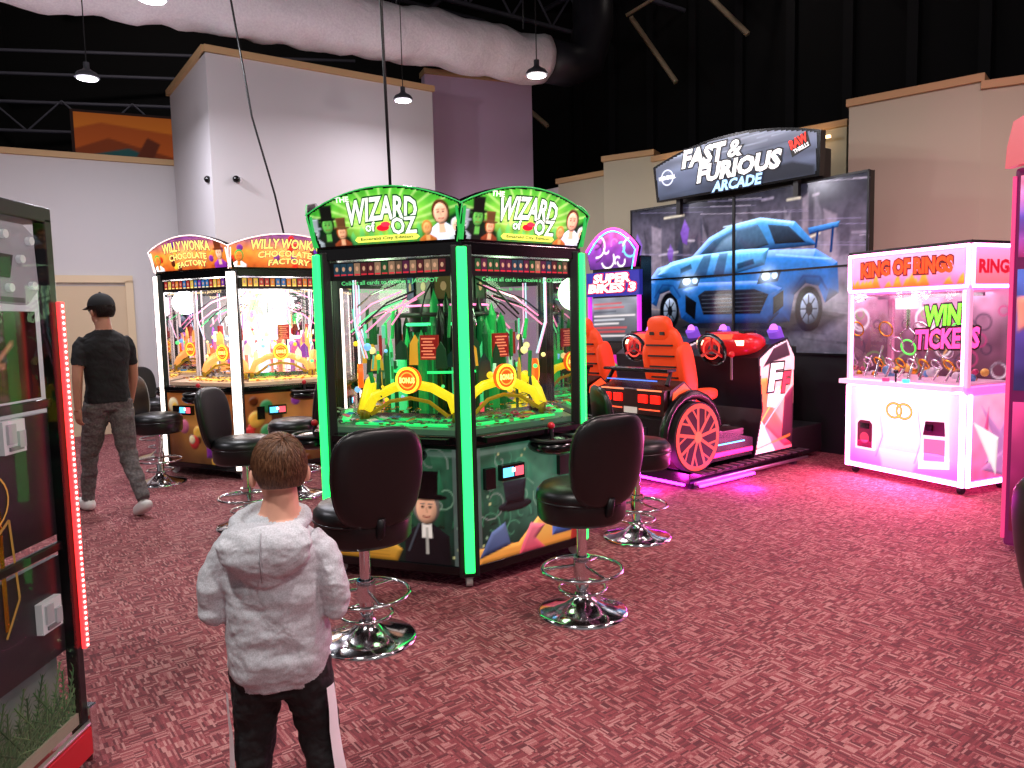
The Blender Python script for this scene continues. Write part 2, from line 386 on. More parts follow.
d=Vector((4.64,2.58,0)).normalized(); p=Vector((-9.5,8.6,0))+d*4.05; nn=Vector((d.y,-d.x,0))
rg=Rig('door_1'); fr=face_fr(p+nn*.002,nn)
m=MB(); BE=mat('#d8c3a0',.6)
m.fbox(fr,0,1.06,.02,.92,2.12,.036,mat('#c9b393',.6))
for s_ in(-1,1): m.fbox(fr,s_*.51,1.1,.035,.1,2.2,.065,BE)
m.fbox(fr,0,2.22,.035,1.12,.1,.065,BE); m.cyl(fr.p(.36,1.0,.04),fr.p(.36,1.0,.1),.03,STEEL)
m.build(rg,'door_leaf')
# fabric duct
rg=Rig('fabric_air_duct')
m=MB(); n=110; pts=[];rs=[]
p0=Vector((-8.3,7.15,5.66)); p1=Vector((.62,12.0,5.56))
for i in range(n+1):
    t=i/n; pts.append(p0.lerp(p1,t)); rs.append((.47-.09*t)*(1-.05*abs(math.cos(math.pi*i/11))**12))
v,f=tubegeo(pts,rs,36)
v=[q+Vector((0,0,.09*noise.noise(q*1.6)+.04*noise.noise(q*4.5)))+Vector((0,0,-.02*math.sin(q.x*7))) for q in v]
m.add(v,f,cloth('#f0eef2','#fbfafc',40,.5,.85,5),True); m.build(rg,'fabric_sleeve')
m=MB(); m.tube([p1,(1.0,12.25,5.55),(1.3,12.4,5.65),(1.45,12.5,6.2),(1.45,12.6,7.2)],.33,mat('#222228',.45),20)
for q in (-6,-3.5,-1.5,.3):
    t=(q+8.3)/8.92; c=p0.lerp(p1,t); m.cyl(c+Vector((0,0,.4)),c+Vector((0,0,1.4)),.012,STEEL,n=5)
m.build(rg,'metal_elbow')
def pendant(x,y,z,e,col,size=.3,r=.12,pe=6):
    rg=Rig('pendant_lamp',(x,y,z)); m=MB()
    m.lathe((0,0,0),[(r,0),(r,.02),(r*.85,.05),(r*.4,.08),(.03,.1),(.03,.16)],mat('#3a3a40',.5))
    m.cyl((0,0,.16),(0,0,8.78-z),.006,BLACK,n=6); m.build(rg,'lamp_housing')
    m=MB(); m.lathe((0,0,-.012),[(r*.85,0),(r*.85,.01)],mat('#ffffff',.5,0,3,col)); m.build(rg,'lamp_lens')
    l=bpy.data.lights.new('lamp_light','AREA'); l.shape='DISK'; l.size=size; l.energy=e; l.color=lin(col)
    o=bpy.data.objects.new('lamp_light',l); COL.objects.link(o); o.parent=rg.e; o.location=(0,0,-.03)
    if pe:  # bare point light added under the lens to brighten duct and ceiling
        l=bpy.data.lights.new('added_fill','POINT'); l.shadow_soft_size=.1; l.energy=pe; l.color=lin(col)
        o=bpy.data.objects.new('added_fill',l); COL.objects.link(o); o.parent=rg.e; o.location=(0,0,-.12)
for x,y,z,e,c,pe in ((.35,8.44,4.2,70,'#fff4f2',26),(-1.29,9.6,4.3,34,'#f6eefa',10),(-4.48,8.2,4.2,80,'#f4f0ff',16),(-2.93,6.43,4.25,50,'#fafaff',75),
      (3.6,5.0,4.6,120,'#ffccd4',8),(1.2,2.6,4.6,95,'#ffece8',8),(-1.6,1.0,4.6,115,'#fff8f4',8),(1.5,-.8,4.6,100,'#fff4ee',8),(4.6,1.8,4.6,100,'#ffc4d0',8),(-5.6,4.6,4.4,60,'#f8f4ff',55)):  # pendants in this row are unseen, added to light front and sides
    pendant(x,y,z,e,c,pe=pe)
for x,y,z,e in((-7,12.5,8.3,120),(3.4,12.2,8.4,22)):  # lamps added out of view to brighten trusses and wall struts
    rg=Rig('added_ceiling_fill',(x,y,z)); m=MB(); m.cyl((0,0,0),(0,0,.12),.1,DGREY); m.cyl((0,0,.12),(0,0,8.78-z),.008,BLACK,n=5); m.build(rg,'housing')
    l=bpy.data.lights.new('truss_fill_light','POINT'); l.energy=e; l.color=lin('#fff0e8'); l.shadow_soft_size=.08; o=bpy.data.objects.new('truss_fill_light',l); COL.objects.link(o); o.parent=rg.e; o.location=(0,0,-.12)
def cord(name,pts):
    rg=Rig(name); m=MB(); m.tube(pts,.011,BLACK,6); m.build(rg,'cable')
cord('power_cord',[(-2.45,7.3,8.75),(-2.5,7.25,6.2),(-2.55,7.2,4.6),(-2.42,7.25,3.5),(-2.3,7.45,2.8),(-2.25,7.6,2.3)])
cord('power_cord',[(-.78,4.95,8.75),(-.8,4.97,5),(-.79,4.99,3.4),(-.77,4.99,2.1)])
# ------------------------------------------------------------------ coin pusher (hexagonal)
def arch_pts(w0,w1,z0,ze,zt,n=14):
    pts=[(-w0,z0),(w0,z0),(w1,ze)]
    for i in range(1,n):
        t=i/n; x=w1*(1-2*t); pts.append((x,ze+(zt-ze)*(1-(x/w1)**2)))
    pts.append((-w1,ze)); return pts
def art_oz_base(k,w):
    c=Canvas(-w,.12,w,.80,110,88); c.C[:]=c.vg('#0a1814','#27513c',.12,.8,'#12352a')
    c.glow(.0,.62,.25,'#4a9868',.3); c.noise(.4,6)
    for j in range(9):
        x=-.38+.095*j; h=.46+.14*math.sin(j*2.1); c.poly([(x-.03,.34),(x+.03,.34),(x+.026,h),(x,h+.1),(x-.026,h)],'#0c2e20','#2a7450',bev=.03)
    for j in range(16):
        cx,cy,r=U(-w,w),U(.15,.75),U(.04,.12); t0=U(0,6); c.line([(cx+r*(1-i*.07)*math.cos(t0+i*.5),cy+r*(1-i*.07)*math.sin(t0+i*.5)) for i in range(11)],.007,random.choice(['#4a9870','#06160e','#88b898','#9aa8a0']),.6)
    for j in range(30): x,y=U(-w,w),U(.14,.78); c.ell(x,y,.008,.008,random.choice(['#a8d8b0','#e0e8a0','#205038']),al=.7)
    c.line([(-w,.77),(w,.77)],.03,'#6a8a7c',.7); c.line([(-w+.01,.12),(-w+.01,.8)],.03,'#5a6a66',.7); c.line([(w-.01,.12),(w-.01,.8)],.03,'#5a6a66',.7)
    if k%2==1:
        c.poly([(-w,.12),(.0,.12),(.04,.2),(-.08,.28),(-.02,.34),(-.14,.34),(-.22,.27),(-w,.24)],'#b07a20','#e0b850',bev=.03)
        for j in range(6): c.line([(-w,.14+.02*j),(-.05,.14+.02*j)],.004,'#7a5010',.6)
        c.poly([(-w,.3),(-.3,.38),(-.2,.34),(-.3,.24),(-w,.22)],'#a02838','#d05868',bev=.03)
        c.person(.2,.45,.24,'#e0ac8c','#6a6460','#0c0d12','#060608','#a8a8a0')
        c.line([(.08,.2),(.15,.36)],.012,'#404850'); c.ell(-.1,.5,.09,.07,'#20282c','#405058',bev=.05)
    else:
        c.glow(.1,.6,.3,'#60a890',.4)
        c.poly([(-w,.12),(w,.12),(w,.2),(.2,.24),(.3,.34),(.1,.36),(0,.28),(-.1,.2),(-w,.22)],'#d89038','#f0d070',bev=.03)
        c.poly([(-.1,.12),(.12,.12),(.04,.2),(.12,.27),(.0,.3),(-.06,.2)],'#c04058','#e08090',bev=.03); c.poly([(-w,.16),(-.3,.3),(-.2,.34),(-.16,.2)],'#30406a','#6078a0',bev=.03)
        c.ell(-.12,.43,.13,.035,'#0c1014','#20282c',bev=.02); c.poly([(-.19,.44),(-.05,.44),(-.03,.58),(-.21,.58)],'#0c1014','#28323a',bev=.04)
        c.person(.28,.44,.17,'#e8b090','#50280f','#4468b0')
        c.poly([(.33,.12),(.4,.12),(.41,.3),(.36,.36)],'#a03028',bev=.02)
    return c
def art_wonka_base(k,w):
    c=Canvas(-w,.12,w,.80,70,56); c.C[:]=c.vg('#34140a','#985428',.12,.8,'#643218'); c.glow(0,.5,.3,'#ffc060',.25); c.noise(.3,6)
    for j in range(16):
        x,y,r=U(-w,w),U(.14,.75),U(.03,.08); c.ell(x,y,r,r,random.choice(['#d0a040','#8a30a0','#b82828','#d8c8a0','#50200a','#30804a','#c06080']),bev=r*.7,spec=.3)
    c.person(.18 if k%2 else -.16,.46,.18,'#e8b090','#8a5020','#6a2080','#4a1a10','#f0d050'); return c
def coin_pusher(name,cx,cy,a0,side,theme,zs=1.0):
    rg=Rig(name,(cx,cy,0)); S=side; oz=theme=='emerald'; rg.e.scale.z=zs
    led=mat('#30e868',.4,0,2.6,'#20e860') if oz else mat('#fff4ec',.4,0,3.4,'#fff0e4')
    P=[Vector((S*math.cos(rad(a0+60*k)),S*math.sin(rad(a0+60*k)),0)) for k in range(6)]
    base=MB(); art=MB(); gl=MB(); led_=MB(); mq=MB(); inn=MB(); con=MB()
    def hexp(z0,z1,r,m_,b=base):
        v=[p*r/S+Vector((0,0,z0)) for p in P]+[p*r/S+Vector((0,0,z1)) for p in P]
        b.add(v,[list(range(6))[::-1],list(range(6,12))]+[(i,(i+1)%6,6+(i+1)%6,6+i) for i in range(6)],m_)
    hexp(.08,.84,S*.97,mat('#10241c' if oz else '#3a1c14',.4)); hexp(.82,.87,S*1.0,BLKG); hexp(1.88,1.95,S*1.0,BLKG)
    hexp(2.0,2.03,S*.9,BLACK)
    fieldm=mat('#3c6a4a' if oz else '#e0c0a0',.35,0,.12,'#9fd8b0' if oz else '#ffe8d0')
    hexp(.87,.90,S*.93,fieldm,inn)
    for k in range(6):
        A,B=P[k],P[(k+1)%6]; mid=(A+B)/2; nrm=mid.normalized(); fr=face_fr(mid,nrm); hw=S/2
        pd=A.normalized(); tang=Vector((-pd.y,pd.x,0)); pf=face_fr(A,pd)
        base.fbox(pf,0,1.0,-.03,.115,1.86,.05,BLACK)
        led_.fbox(pf,0,1.01,.008,.056 if oz else .085,1.82,.03,led)
        base.cyl(A*.93+Vector((0,0,.08)),A*.93+Vector((0,0,.05)),.03,STEEL)
        base.cyl(A*.93+tang*.018+Vector((0,0,.04)),A*.93-tang*.018+Vector((0,0,.04)),.04,mat('#c8c8c8',.4),n=14)
        gl.rect(fr,-hw+.05,.88,hw-.05,1.88,-.02,GLASS)
        for s_ in(-1,1): base.fbox(fr,s_*(hw-.055),1.38,-.02,.03,1.02,.03,BLACK if oz else mat('#d8ccd0',.4,0,.5))
        art.rect(fr,-hw+.07,1.765,hw-.07,1.87,-.016,mat('#0a0608',.4))
        nc=16
        for i in range(nc):
            x=-hw+.1+(S-.2)*(i+.5)/nc; c=random.choice(['#4a1a20','#1a3a4a','#5a4a38','#1c4a28','#4a1a38','#8a7058'] if oz else ['#d88030','#7030a0','#e0c050','#b03030','#3070b0'])
            art.rect(fr,x-.02,1.79,x+.02,1.862,-.014,E(c,.5)); art.ell(fr,x,1.83,.010,.014,-.013,E('#c09878',.5),8)
            art.rect(fr,x-.017,1.793,x+.017,1.801,-.013,E('#c02030' if oz else '#ffe080',.7))
        art.text(fr,'Collect all cards to receive a JACKPOT',0,1.745,S-.3,.03,E('#58c878' if oz else '#ffe0a0',.9),-.014,.012)
        w=hw-.065; cv=art_oz_base(k,w) if oz else art_wonka_base(k,w); cv.build(rg,'base_artwork',lambda a,b:fr.p(a,b,.004),.36,.25)
        for s_ in(-1,1): base.fbox(fr,s_*(hw-.05),.46,.0,.03,.72,.02,BLKG)
        base.fbox(fr,0,.105,.0,S-.06,.05,.03,BLKG)
        con.fbox(fr,-.16,.64,.02,.17,.09,.05,BLKG)
        con.rect(fr,-.24,.615,-.16,.67,.047,E('#60c8ff',1.6)); con.rect(fr,-.15,.615,-.085,.67,.047,E('#ff6070',1.2)); con.rect(fr,-.175,.64,-.15,.665,.048,E('#ffffff',2))
        if k%2==0: con.fbox(fr,.27,.62,.02,.1,.12,.03,DGREY)
        con.fbox(fr,-.32,.62,.02,.07,.12,.03,BLKG)
        con.sph(fr.p(.1,.77,.1),(.15,.15,.055),BLKG,20,10); con.torus(fr.p(.1,.81,.1),(0,0,1),.13,.012,BLACK)
        con.cyl(fr.p(.1,.80,.1),fr.p(.1,.87,.09),.012,BLACK,n=8); con.sph(fr.p(.1,.885,.09),.022,mat('#c01828',.3))
        con.fbox(fr,0,.85,.03,S*.8,.03,.08,BLKG)
        up=(nrm*.2+Vector((0,0,.95))).normalized(); mo=mid+Vector((0,0,1.95)); uu=Vector((0,0,1)).cross(nrm); mf=Fr(mo,uu,up)
        pts=arch_pts(hw-.02,hw+.035,.0,.20,.325)
        mq.prism(mf,pts,-.05,-.001,BLKG)
        pin=[(x*.965,z*.93+.012) for x,z in pts]
        cv=Canvas(-hw-.04,.0,hw+.04,.33,150,50); msk=cv.sdf(pin)>-cv.px*.5
        if oz:
            cv.C[:]=cv.vg('#06501a','#30a828',.0,.33,'#1c8c24'); cv.glow(.0,.15,.26,'#d0ff60',.75,.1)
            for j in range(15):
                t=rad(6+168*j/14); cv.line([(.1*math.cos(t),.1+.05*math.sin(t)),(.5*math.cos(t),.1+.3*math.sin(t))],.012,'#e0ffa0',.4,.01)
            cv.noise(.3,5)
            for j in range(8): x=-.2+.06*j; cv.poly([(x-.02,.0),(x+.02,.0),(x+.015,.06+.03*(j%3)),(x,.09+.03*(j%3)),(x-.015,.06+.03*(j%3))],'#0c6030','#60e080',al=.6)
            cv.poly([(-hw,.0),(-.2,.0),(-.22,.06),(-.3,.12),(-hw,.18)],'#062010',soft=.02); cv.poly([(.22,.0),(hw,.0),(hw,.16),(.35,.12)],'#063016',soft=.02)
            cv.person(-.36,.13,.125,'#58a848','#0a140a','#101510','#080c08'); cv.person(-.27,.085,.095,'#e0a880','#a05020','#703018','#5a3a20'); cv.person(-.45,.09,.09,'#b0b8c0','#707a84','#8a949c','#8a949c')
            cv.person(.36,.155,.15,'#f0b898','#4a2410','#d8e4f8'); cv.person(.27,.08,.09,'#e0a060','#b07030','#a05820'); cv.person(.445,.085,.085,'#e8c0a0','#c0c0c8','#b0b8c0')
            cv.build(rg,'marquee_artwork',lambda a,b:mf.p(a,b,.002),1.0,.3,msk)
            for t,b_,c,h in (('WIZARD',.08,'#0a4a1a',.004),('WIZARD',.03,'#f4fff0',.006)):
                mq.text(mf,t,.0,.185,.44,.12,E(c,.9),h,b_,.15,.022)
            mq.text(mf,'THE',-.24,.27,.09,.028,E('#f4fff0',.9),.007,.03)
            for b_,c,h in((.08,'#0a4a1a',.0065),(.03,'#f4fff0',.0075)): mq.text(mf,'OZ',.13,.105,.15,.085,E(c,.9),h,b_); mq.text(mf,'of',-.08,.11,.06,.05,E(c,.9),h,b_)
            mq.ell(mf,.0,.10,.04,.018,.009,E('#e01028',1.2)); mq.ell(mf,.02,.118,.03,.014,.010,E('#ff3048',1.2))
            mq.prism(mf,[(-.17,.025),(.2,.025),(.22,.04),(.2,.058),(-.17,.058),(-.19,.04)],.004,.008,E('#e8f060',1.0))
            mq.text(mf,'Emerald City Edition',.015,.041,.33,.02,E('#104018',.3),.009,.02)
            edge=mat('#208840',.4,0,.7,'#30c858'); ew=.004
        else:
            cv.C[:]=cv.vg('#b04018','#5a2090',.0,.33,'#e88828'); cv.glow(0,.15,.3,'#ffe080',.3,.08); cv.noise(.3,5)
            for j in range(18): x,y=U(-hw,hw),U(.02,.28); cv.ell(x,y,.03,.03,random.choice(['#d02818','#7a2890','#ffd040','#ff9030','#50200c','#5a20a0']),bev=.02)
            cv.person(.42,.14,.14,'#f0b898','#a06020','#7a2890','#6a3018'); cv.person(-.45,.11,.12,'#f08030','#30a040','#f0f0f0')
            cv.build(rg,'marquee_artwork',lambda a,b:mf.p(a,b,.002),1.0,.3,msk)
            for t,cxx,cyy,w_,h in(('WILLY WONKA',-.01,.215,.66,.085),('CHOCOLATE',-.01,.125,.52,.055),('FACTORY',.03,.055,.4,.05)):
                for b_,c,hh in((.075,'#5a0a50',.004),(.025,'#fff078',.006)): mq.text(mf,t,cxx,cyy,w_,h,E(c,1.1),hh,b_,.1,.02)
            edge=mat('#ffffff',.4,0,1.2,'#ffc8c0'); ew=.006
        q=[mf.p(x,z,.006) for x,z in pts[1:]]; mq.tube(q,ew,edge,6)
        for s_ in(-1,1): mq.fbox(mf,s_*(hw-.0),.1,-.0,.01,.18,.03,edge)
        base.fbox(pf,0,2.05,-.06,.09,.24,.05,BLKG if oz else mat('#e08030',.4,0,.6)); base.fbox(pf,0,2.06,-.03,.05,.05,.03,DGREY)
        def ip(a,z,r): return Vector((nrm.x*r,nrm.y*r,z))+fr.u*a
        tm=E('#f0d420',1.1) if oz else E('#ffb060',.9)
        inn.tube([ip(-.3,.98,.57),ip(-.26,1.06,.55),ip(-.13,1.12,.53),ip(0,1.14,.52),ip(.13,1.12,.53),ip(.26,1.06,.55),ip(.3,.98,.57)],.03,tm,8)
        inn.tube([ip(-.26,.96,.6),ip(-.13,1.04,.58),ip(0,1.06,.57),ip(.13,1.04,.58),ip(.26,.96,.6)],.012,E('#a08010',.5),8)
        for q in(-.3,.3): inn.tube([ip(q,.92,.57),ip(q,.98,.57)],.024,mat('#c0a010',.4),8)
        bf=face_fr(ip(0,1.17,.59),nrm); inn.cyl(bf.p(0,0,-.02),bf.p(0,0,.01),.08,E('#f05818',1.2),n=24); inn.ring(bf,0,0,.08,.08,.016,.013,E('#fff040',1.6)); inn.ring(bf,0,0,.05,.05,.008,.013,E('#ffb040',1.4)); inn.text(bf,'BONUS',0,0,.1,.032,E('#fff080',2),.015,.04)
        bs=face_fr(ip(.08,1.36,.45),nrm); inn.fbox(bs,0,0,0,.12,.15,.02,E('#8a1414',.7))
        for j in range(7): inn.rect(bs,-.05+.012*(j%2),-.065+.019*j,.045-.01*(j%3),-.056+.019*j,.013,E('#e08060',.9))
        cpal=['#1fae50','#0f7a34','#60c0a0','#a0e8b8','#0a4a20'] if oz else ['#f8d8e0','#ffe8b0','#ffffff','#d0a0e0','#ffb080','#e8f0ff']
        for j in range(9):
            x,z,r=U(-.38,.38),U(1.0,1.45),U(.34,.55); cc=random.choice(cpal); inn.cyl(ip(x,z,r),ip(x+U(-.03,.03),z+U(.04,.2),r),U(.006,.016),E(cc,U(.5,1.0)),n=6)
        for j in range(8):
            x,z,r=U(-.36,.36),U(.95,1.4),U(.4,.62); inn.sph(ip(x,z,r),U(.01,.026),E(random.choice(['#ff4060','#fff0a0','#60ff90','#80c0ff','#ffd030']),1.0),8,6)
        for j in range(5):
            x=U(-.34,.34); s0=U(1.4,1.6); pts3=[ip(x,s0,.64),ip(x*.7,s0+.12,.5),ip(x*.3,s0+.2,.3)]; inn.tube(pts3,.006,random.choice([CHROME,E('#ff90c0',1.2),E('#60e890',1.0),DGREY,DGREY]),6)
        for x in(-.33,.33): inn.tube([ip(x,1.78,.6),ip(x,1.5,.6),ip(x*.9,1.3,.55)],.005,E('#ffb0d8' if x<0 else '#c0e8ff',1.2),6)
        for j in range(5):
            ff=face_fr(ip(U(-.35,.35),U(1.05,1.35),U(.42,.5)),nrm); w2,h2=U(.03,.06),U(.05,.1); inn.prism(ff,[(-w2,-h2),(w2,-h2),(w2*.8,h2*.4),(0,h2),(-w2*.8,h2*.4)],0,.01,E(random.choice(['#123a20','#24603a','#d8a030','#103028'] if oz else ['#c06090','#fff0d0','#8040a0','#ffc060']),.7))
        inn.fbox(face_fr(ip(0,.94,.5),nrm),0,0,0,S*.62,.06,.16,CHROME)
        inn.fbox(face_fr(ip(0,.915,.68),nrm),0,0,0,S*.66,.012,.05,E('#28e070',1.2) if oz else E('#ffd060',1.2))
        for j in range(60):
            c=ip(U(-.38,.38),0,U(.5,.76)); z=.905+.006*random.randint(0,4); t=Vector((U(-.25,.25),U(-.25,.25),1)).normalized()*.003
            c.z=z+(.07 if c.dot(nrm)<.57 else 0)
            inn.cyl(c-t,c+t,.015,random.choice([SILV,GOLD,SILV,mat('#a8b8b0',.4)] if oz else [GOLD,SILV,mat('#8a4020',.4)]),n=10)
        for j in range(5):
            c=ip(U(-.3,.3),.93,U(.55,.72)); q=Matrix.Rotation(U(0,3),3,'Z')
            inn.box(c,(.07,.045,.003),E(random.choice(['#d0d0c0','#2080b0','#b03050','#c09828','#408848']),.5),0,q@Matrix.Rotation(U(-.4,.4),3,'X'))
    if oz:
        for j in range(120):
            t=U(0,6.28); r=U(.14,.44); h=U(.25,.88)*(1.15-r*1.4)+.08; w=U(.012,.038)
            c=Vector((r*math.cos(t),r*math.sin(t),.9)); g=random.choice([E('#0c5a2c',.5),E('#1fae50',.8),E('#50e090',.7),mat('#0a4020',.2),E('#148a40',.6),mat('#06140c',.3),E('#0a3c1e',.4)])
            inn.cyl(c,c+Vector((0,0,h)),w,g,n=6); inn.cyl(c+Vector((0,0,h)),c+Vector((0,0,h+.08)),w,g,.002,n=6)
        inn.cyl((0,0,.9),(0,0,1.45),.22,mat('#0a2214',.3)); inn.cyl((0,0,1.45),(0,0,1.88),.26,mat('#0c1210',.3)); inn.torus((0,0,1.5),(0,0,1),.27,.01,E('#40ff90',1.8)); inn.torus((0,0,1.62),(0,0,1),.27,.007,E('#ff80c0',1.6)); inn.torus((0,0,1.56),(0,0,1),.33,.014,DGREY)
        for j in range(12):
            t=j*math.pi/6; ff=face_fr((.262*math.cos(t),.262*math.sin(t),1.74),(math.cos(t),math.sin(t),0)); inn.rect(ff,-.055,-.08,.055,.08,0,E(random.choice(['#123a20','#3a1024','#20304a','#4a4020']),.6)); inn.ell(ff,0,0,.02,.03,.002,E('#a08060',.5),10)
        inn.torus((0,0,1.2),(0,0,1),.38,.008,E('#30ff80',1.2))
    else:
        for j in range(46):
            t=U(0,6.28); r=U(.1,.4); h=U(.2,.7)*(1.15-r*1.4)
            c=Vector((r*math.cos(t),r*math.sin(t),.9)); g=random.choice([E('#f0c0d0',.9),E('#ffe0a0',.8),E('#d0e8ff',.8),E('#c07060',.6),E('#ffffff',.9),E('#9a60b0',.6),E('#ffffff',.8)])
            inn.cyl(c,c+Vector((0,0,h)),U(.012,.03),g,n=8); inn.sph(c+Vector((0,0,h)),U(.025,.045),g,10,6)
        inn.cyl((0,0,1.3),(0,0,1.88),.26,gmat(['#f8f0ff','#e0b0d8','#ffe0a0','#b090d0','#ffffff'],9,.8))
        inn.torus((0,0,1.7),(0,0,1),.35,.012,E('#ffe0f0',2.5)); inn.torus((0,0,1.3),(0,0,1),.4,.012,E('#ffffff',2))
    for k in range(6):
        A,B=P[k]*.86,P[(k+1)%6]*.86; z=Vector((0,0,1.86)); inn.cyl(A+z,B+z,.006,E('#ffffff' ,1.6),n=6)
    base.build(rg,'cabinet',.004); art.build(rg,'card_display'); gl.build(rg,'glass_panes'); led_.build(rg,'led_corner_posts',.008,3); mq.build(rg,'marquee_signs'); inn.build(rg,'playfield'); con.build(rg,'player_consoles')
    l=bpy.data.lights.new('playfield_light','POINT'); l.energy=8 if oz else 22; l.shadow_soft_size=.15; l.color=lin('#c8ffc0' if oz else '#fff4f4')
    for dx,dy in((.4,-.35),(-.4,-.35),(0,.5)):
        o=bpy.data.objects.new('playfield_light',l); COL.objects.link(o); o.parent=rg.e; o.location=(dx,dy,1.72)
    return rg
coin_pusher('coin_pusher_machine',-.42,4.976,280,.92,'emerald')
coin_pusher('coin_pusher_machine',-2.72,8.2,273,1.06,'candy',1.06)
# ------------------------------------------------------------------ chairs
def chair(x,y,dx,dy):
    rg=Rig('casino_stool',(x,y,0),math.atan2(-dx,dy)+math.pi)
    m=MB()
    m.lathe((0,0,0),[(.235,0),(.235,.012),(.22,.022),(.15,.035),(.09,.055),(.05,.085),(.034,.12),(.034,.3)],CHROME,36)
    m.cyl((0,0,.3),(0,0,.5),.026,CHROME,n=20); m.torus((0,0,.23),(0,0,1),.205,.011,CHROME,40,10)
    for k in range(3):
        t=rad(30+120*k); m.cyl((.03*math.cos(t),.03*math.sin(t),.25),(.205*math.cos(t),.205*math.sin(t),.23),.008,CHROME,n=8)
    m.lathe((0,0,.2),[(.045,0),(.045,.1)],CHROME,20)
    m.torus((0,0,.13),(0,0,1),.12,.009,CHROME,30,8)
    m.build(rg,'chrome_pedestal')
    m=MB(); m.lathe((0,0,.5),[(.02,0),(.21,.0),(.225,.02),(.228,.09),(.225,.11)],LEATHER,36)
    m.lathe((0,0,.6),[(.225,.0),(.232,.02),(.228,.05),(.2,.08),(.12,.095),(.01,.1)],LEATHER,36)
    m.torus((0,0,.61),(0,0,1),.229,.006,mat('#1c1c1e',.3),36,6); m.build(rg,'seat')
    m=MB(); m.tube([(.0,-.12,.54),(0,-.18,.54),(0,-.235,.57),(0,-.25,.65)],.02,mat('#18181a',.4,.5),8); m.build(rg,'back_bracket')
    v,f=sphgeo((0,0,0),(.215,.042,.23),40,20,None,.6); vs=[]
    for p in v:
        w=1-.12*max(0,-p.z/.235); q=Vector((p.x*w,p.y+.6*p.x*p.x,p.z)); q=Matrix.Rotation(rad(8),3,'X')@q; vs.append(q+Vector((0,-.245,.83)))
    m=MB(); m.add(vs,f,LEATHER,True)
    pp=[]
    for i in range(40):
        t=2*math.pi*i/40; x_=.205*math.copysign(abs(math.cos(t))**.6,math.cos(t)); z_=.222*math.copysign(abs(math.sin(t))**.6,math.sin(t)); w=1-.12*max(0,-z_/.235)
        q=Vector((x_*w*1.03,.6*x_*x_,z_*1.03)); pp.append(Matrix.Rotation(rad(8),3,'X')@q+Vector((0,-.245,.83)))
    m.tube(pp,.007,mat('#1a1a1c',.3),6,True); m.build(rg,'backrest')
for x,y,dx,dy in((-.72,3.44,.5,-.86),(.34,3.72,.5,-.86),(.84,5.0,-.97,-.1),(-2.02,5.5,-.95,.1),(-3.46,7.15,-.95,.1),(-1.93,6.5,.9,.1),(1.73,1.95,-1,-.1),(-4.15,8.6,-.9,.3)):
    chair(x,y,dx,dy)
